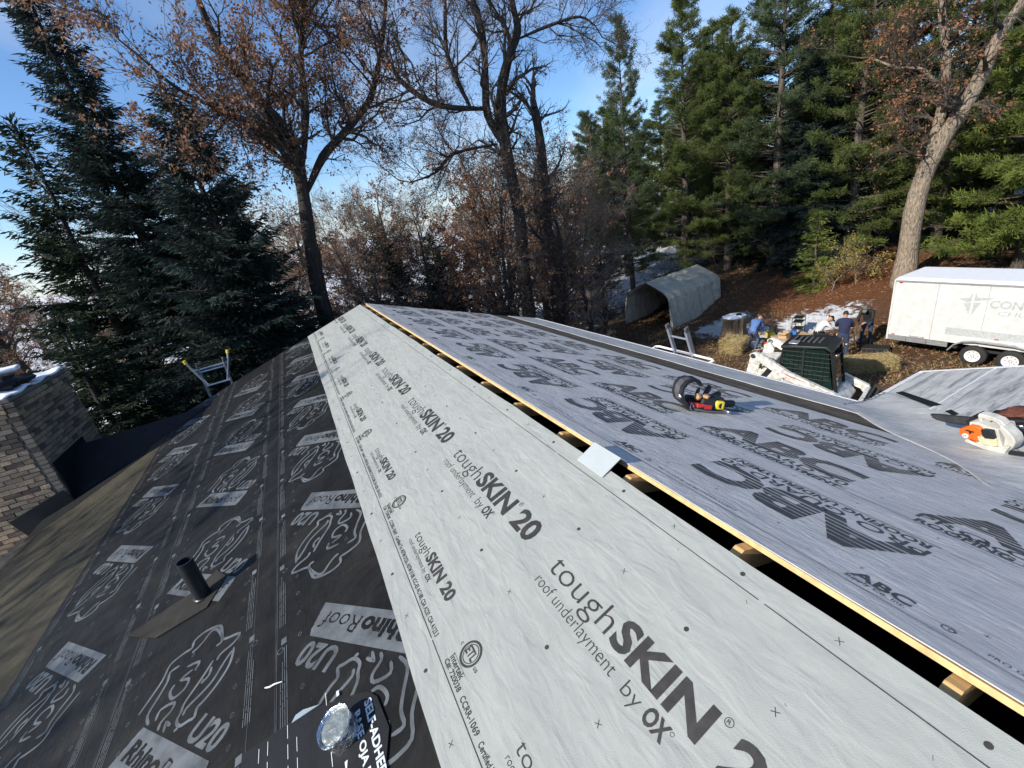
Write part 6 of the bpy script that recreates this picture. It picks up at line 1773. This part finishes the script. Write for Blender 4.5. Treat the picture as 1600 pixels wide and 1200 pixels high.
for i, (x, y, p, s, lab) in enumerate((
        (8.0, 20.5, GO1, 1.15, 'brown-leaved oak behind the dead snag'), (10.8, 18.8, GO2, 1.15, 'pale bare twiggy tree left of the garage shelter'), (5.2, 21.5, GO3, 1.1, 'low oak with rusty leaves behind the forked oak'),
        (9.6, 15.2, GO2, 1.05, 'bare twiggy sapling in front of the dead snag'), (11.6, 21.5, GO3, 1.25, 'rusty-leaved oak left of the slim pale pine'), (3.0, 22.5, GO2, 1.3, 'bare tree seen between the two large oaks'),
        (12.8, 24.5, GO1, 1.25, 'tall brown oak far behind the slim pale pine'), (-7.5, 22.5, GO2, 1.5, 'bare pale tree at the far left picture edge'), (-3.0, 22.0, GO1, 1.45, 'brown-leaved oak behind the tallest spruce'),
        (1.2, 24.0, GO3, 1.2, 'rusty-leaved oak beyond the ridge end'), (6.2, 17.2, GO3, 1.0, 'low rusty-leaved oak at the foot of the forked oak'), (27.5, 13.4, GO1, 1.6, 'brown oak between pines behind the leaning tan tree'))):
    place_oak('oak_tree', lab, x, y, p, s, i * 1.7)
for i, (x, y, p, s, lab) in enumerate((
        (-1.4, 18.2, GO3, 1.25, 'low rusty oak behind the broad blue-grey spruce'), (.9, 19.6, GO2, 1.25, 'pale bare tree just left of the ridge end'), (3.6, 25.5, GO1, 1.2, 'brown oak at distance between the large oaks'),
        (7.4, 24.5, GO3, 1.45, 'rusty oak at distance behind the forked oak'), (9.9, 23.0, GO2, 1.5, 'tall bare tree behind the dead snag'), (14.0, 22.4, GO2, 1.3, 'bare tree left of the pines near the shelter'), (10.2, 26.5, GO1, 1.4, 'brown oak at distance right of the dead snag'))):
    place_oak('oak_tree', lab, x, y, p, s, i * 2.1 + .4)
# trees left of the house, out of the picture, whose shade falls on the lower left roof and the chimney
conifer('spruce_tree', 'spruce left of the chimney, outside the picture', -13.6, 9.3, SPC, SPC_T, 9.0, 9.3, 2.0, wide=1.2)
place_oak('oak_tree', 'bare oak left of the roof, outside the picture', -15.0, 4.6, GO2, 1.65, .4)
place_oak('oak_tree', 'second bare oak left of the roof, outside the picture', -14.4, 1.4, GO2, 1.5, 2.4)
# yellow leaved shrub by the leaning tree and bare brush
GS = generic_oak(1.3, 61, m_twig_pale, m_twig_pale, 16, .9, 2, 1.1, 900, m_leaf_yel, .075, r0=.02)
place_oak('shrub', 'straggly yellow-leaved shrub at the foot of the leaning tan tree', 22.6, 11.6, GS, 1.25, 0)
place_oak('shrub', 'second yellow-leaved shrub left of the leaning tan tree', 21.6, 12.2, GS, 1.0, 2.2)
GB = generic_oak(1.6, 62, m_twig, m_twig, 18, 1.0, 2, 1.0, 0, m_leaf, r0=.02)
for i, (x, y) in enumerate(((16.2, 20.6), (14.2, 21.3), (12.6, 19.2), (18.0, 19.6), (20.5, 17.9), (22.7, 16.2))):
    place_oak('shrub', ('bare brush behind the garage shelter at its left end', 'bare brush beyond the open end of the shelter', 'bare brush left of the open end of the shelter', 'bare brush directly behind the garage shelter roof', 'bare brush behind the right end of the shelter', 'bare brush behind the small sunlit spruce')[i], x, y, GB, 1.2 + .2 * (i % 3), i * 1.1)
# far hedgerows across the snowy fields
GF = 'far trees across the snowy fields'
rr = random.Random(5)
for i in range(42):
    az = RAD(-27 + 68 * (i + rr.random()) / 42); D = rr.choice((34, 44, 58, 80, 110)) + rr.uniform(-6, 6); x, y = -1.2 + D * math.sin(az), D * math.cos(az)
    p = rr.choice((GO1, GO3, GO2, GO3)); place_oak('oak_tree', 'leafless brown tree far across the snowy field', x, y, p, rr.uniform(.8, 1.5) * (1 + (D - 50) / 120), rr.uniform(0, 6), GF, wide=1.3)

# ---- leaf litter and dead grass
r_ = np.random.default_rng(99); n_ = 34000
X_ = r_.uniform(7, 27, n_); Y_ = r_.uniform(2, 19, n_)
# few leaves lie on the snow patches
sv_ = sum(np.exp(-(((X_ - a_) * math.cos(w_) + (Y_ - c_) * math.sin(w_)) / s1) ** 2 - ((-(X_ - a_) * math.sin(w_) + (Y_ - c_) * math.cos(w_)) / s2) ** 2) for a_, c_, s1, s2, w_ in ((18.4, 11.7, 2.9, 1.35, -.45), (16.9, 14.6, 2.1, .7, .05), (20.4, 10.1, 2.0, 1.1, -.3), (16.2, 11.6, 2.0, 1.0, -.4)))
kp = sv_ < r_.uniform(.1, .75, n_); X_, Y_ = X_[kp], Y_[kp]; n_ = len(X_)
P = np.stack([X_, Y_, gz(X_, Y_) + .012], 1); D = r_.normal(size=(n_, 3)); D[:, 2] = np.abs(D[:, 2]) * .25; D /= np.linalg.norm(D, axis=1)[:, None]
V_, Q_ = blades(P, D, r_.uniform(.06, .13, n_), r_.uniform(.015, .035, n_), 1, 5); ml_ = np_mesh('fallen_leaves', V_, Q_); ml_.materials.append(m_leaf)
tag(put('fallen_leaves', ml_), 'brown fallen leaves strewn over the yard', 'leaves', kind='stuff')
n_ = 16000; X_ = r_.uniform(8, 19, n_); Y_ = r_.uniform(4, 16, n_); kp = hsh(X_ * 1.3, Y_ * 1.3) > -.1; X_, Y_ = X_[kp], Y_[kp]; n_ = len(X_)
P = np.stack([X_, Y_, gz(X_, Y_)], 1); D = np.stack([r_.normal(0, .6, n_), r_.normal(0, .6, n_), np.ones(n_)], 1); D /= np.linalg.norm(D, axis=1)[:, None]
V_, Q_ = blades(P, D, r_.uniform(.05, .16, n_), .006, 1, 6); mg_ = np_mesh('dead_grass', V_, Q_); mg_.materials.append(m_straw)
tag(put('dead_grass', mg_), 'short dead grass in the yard', 'grass', kind='stuff')
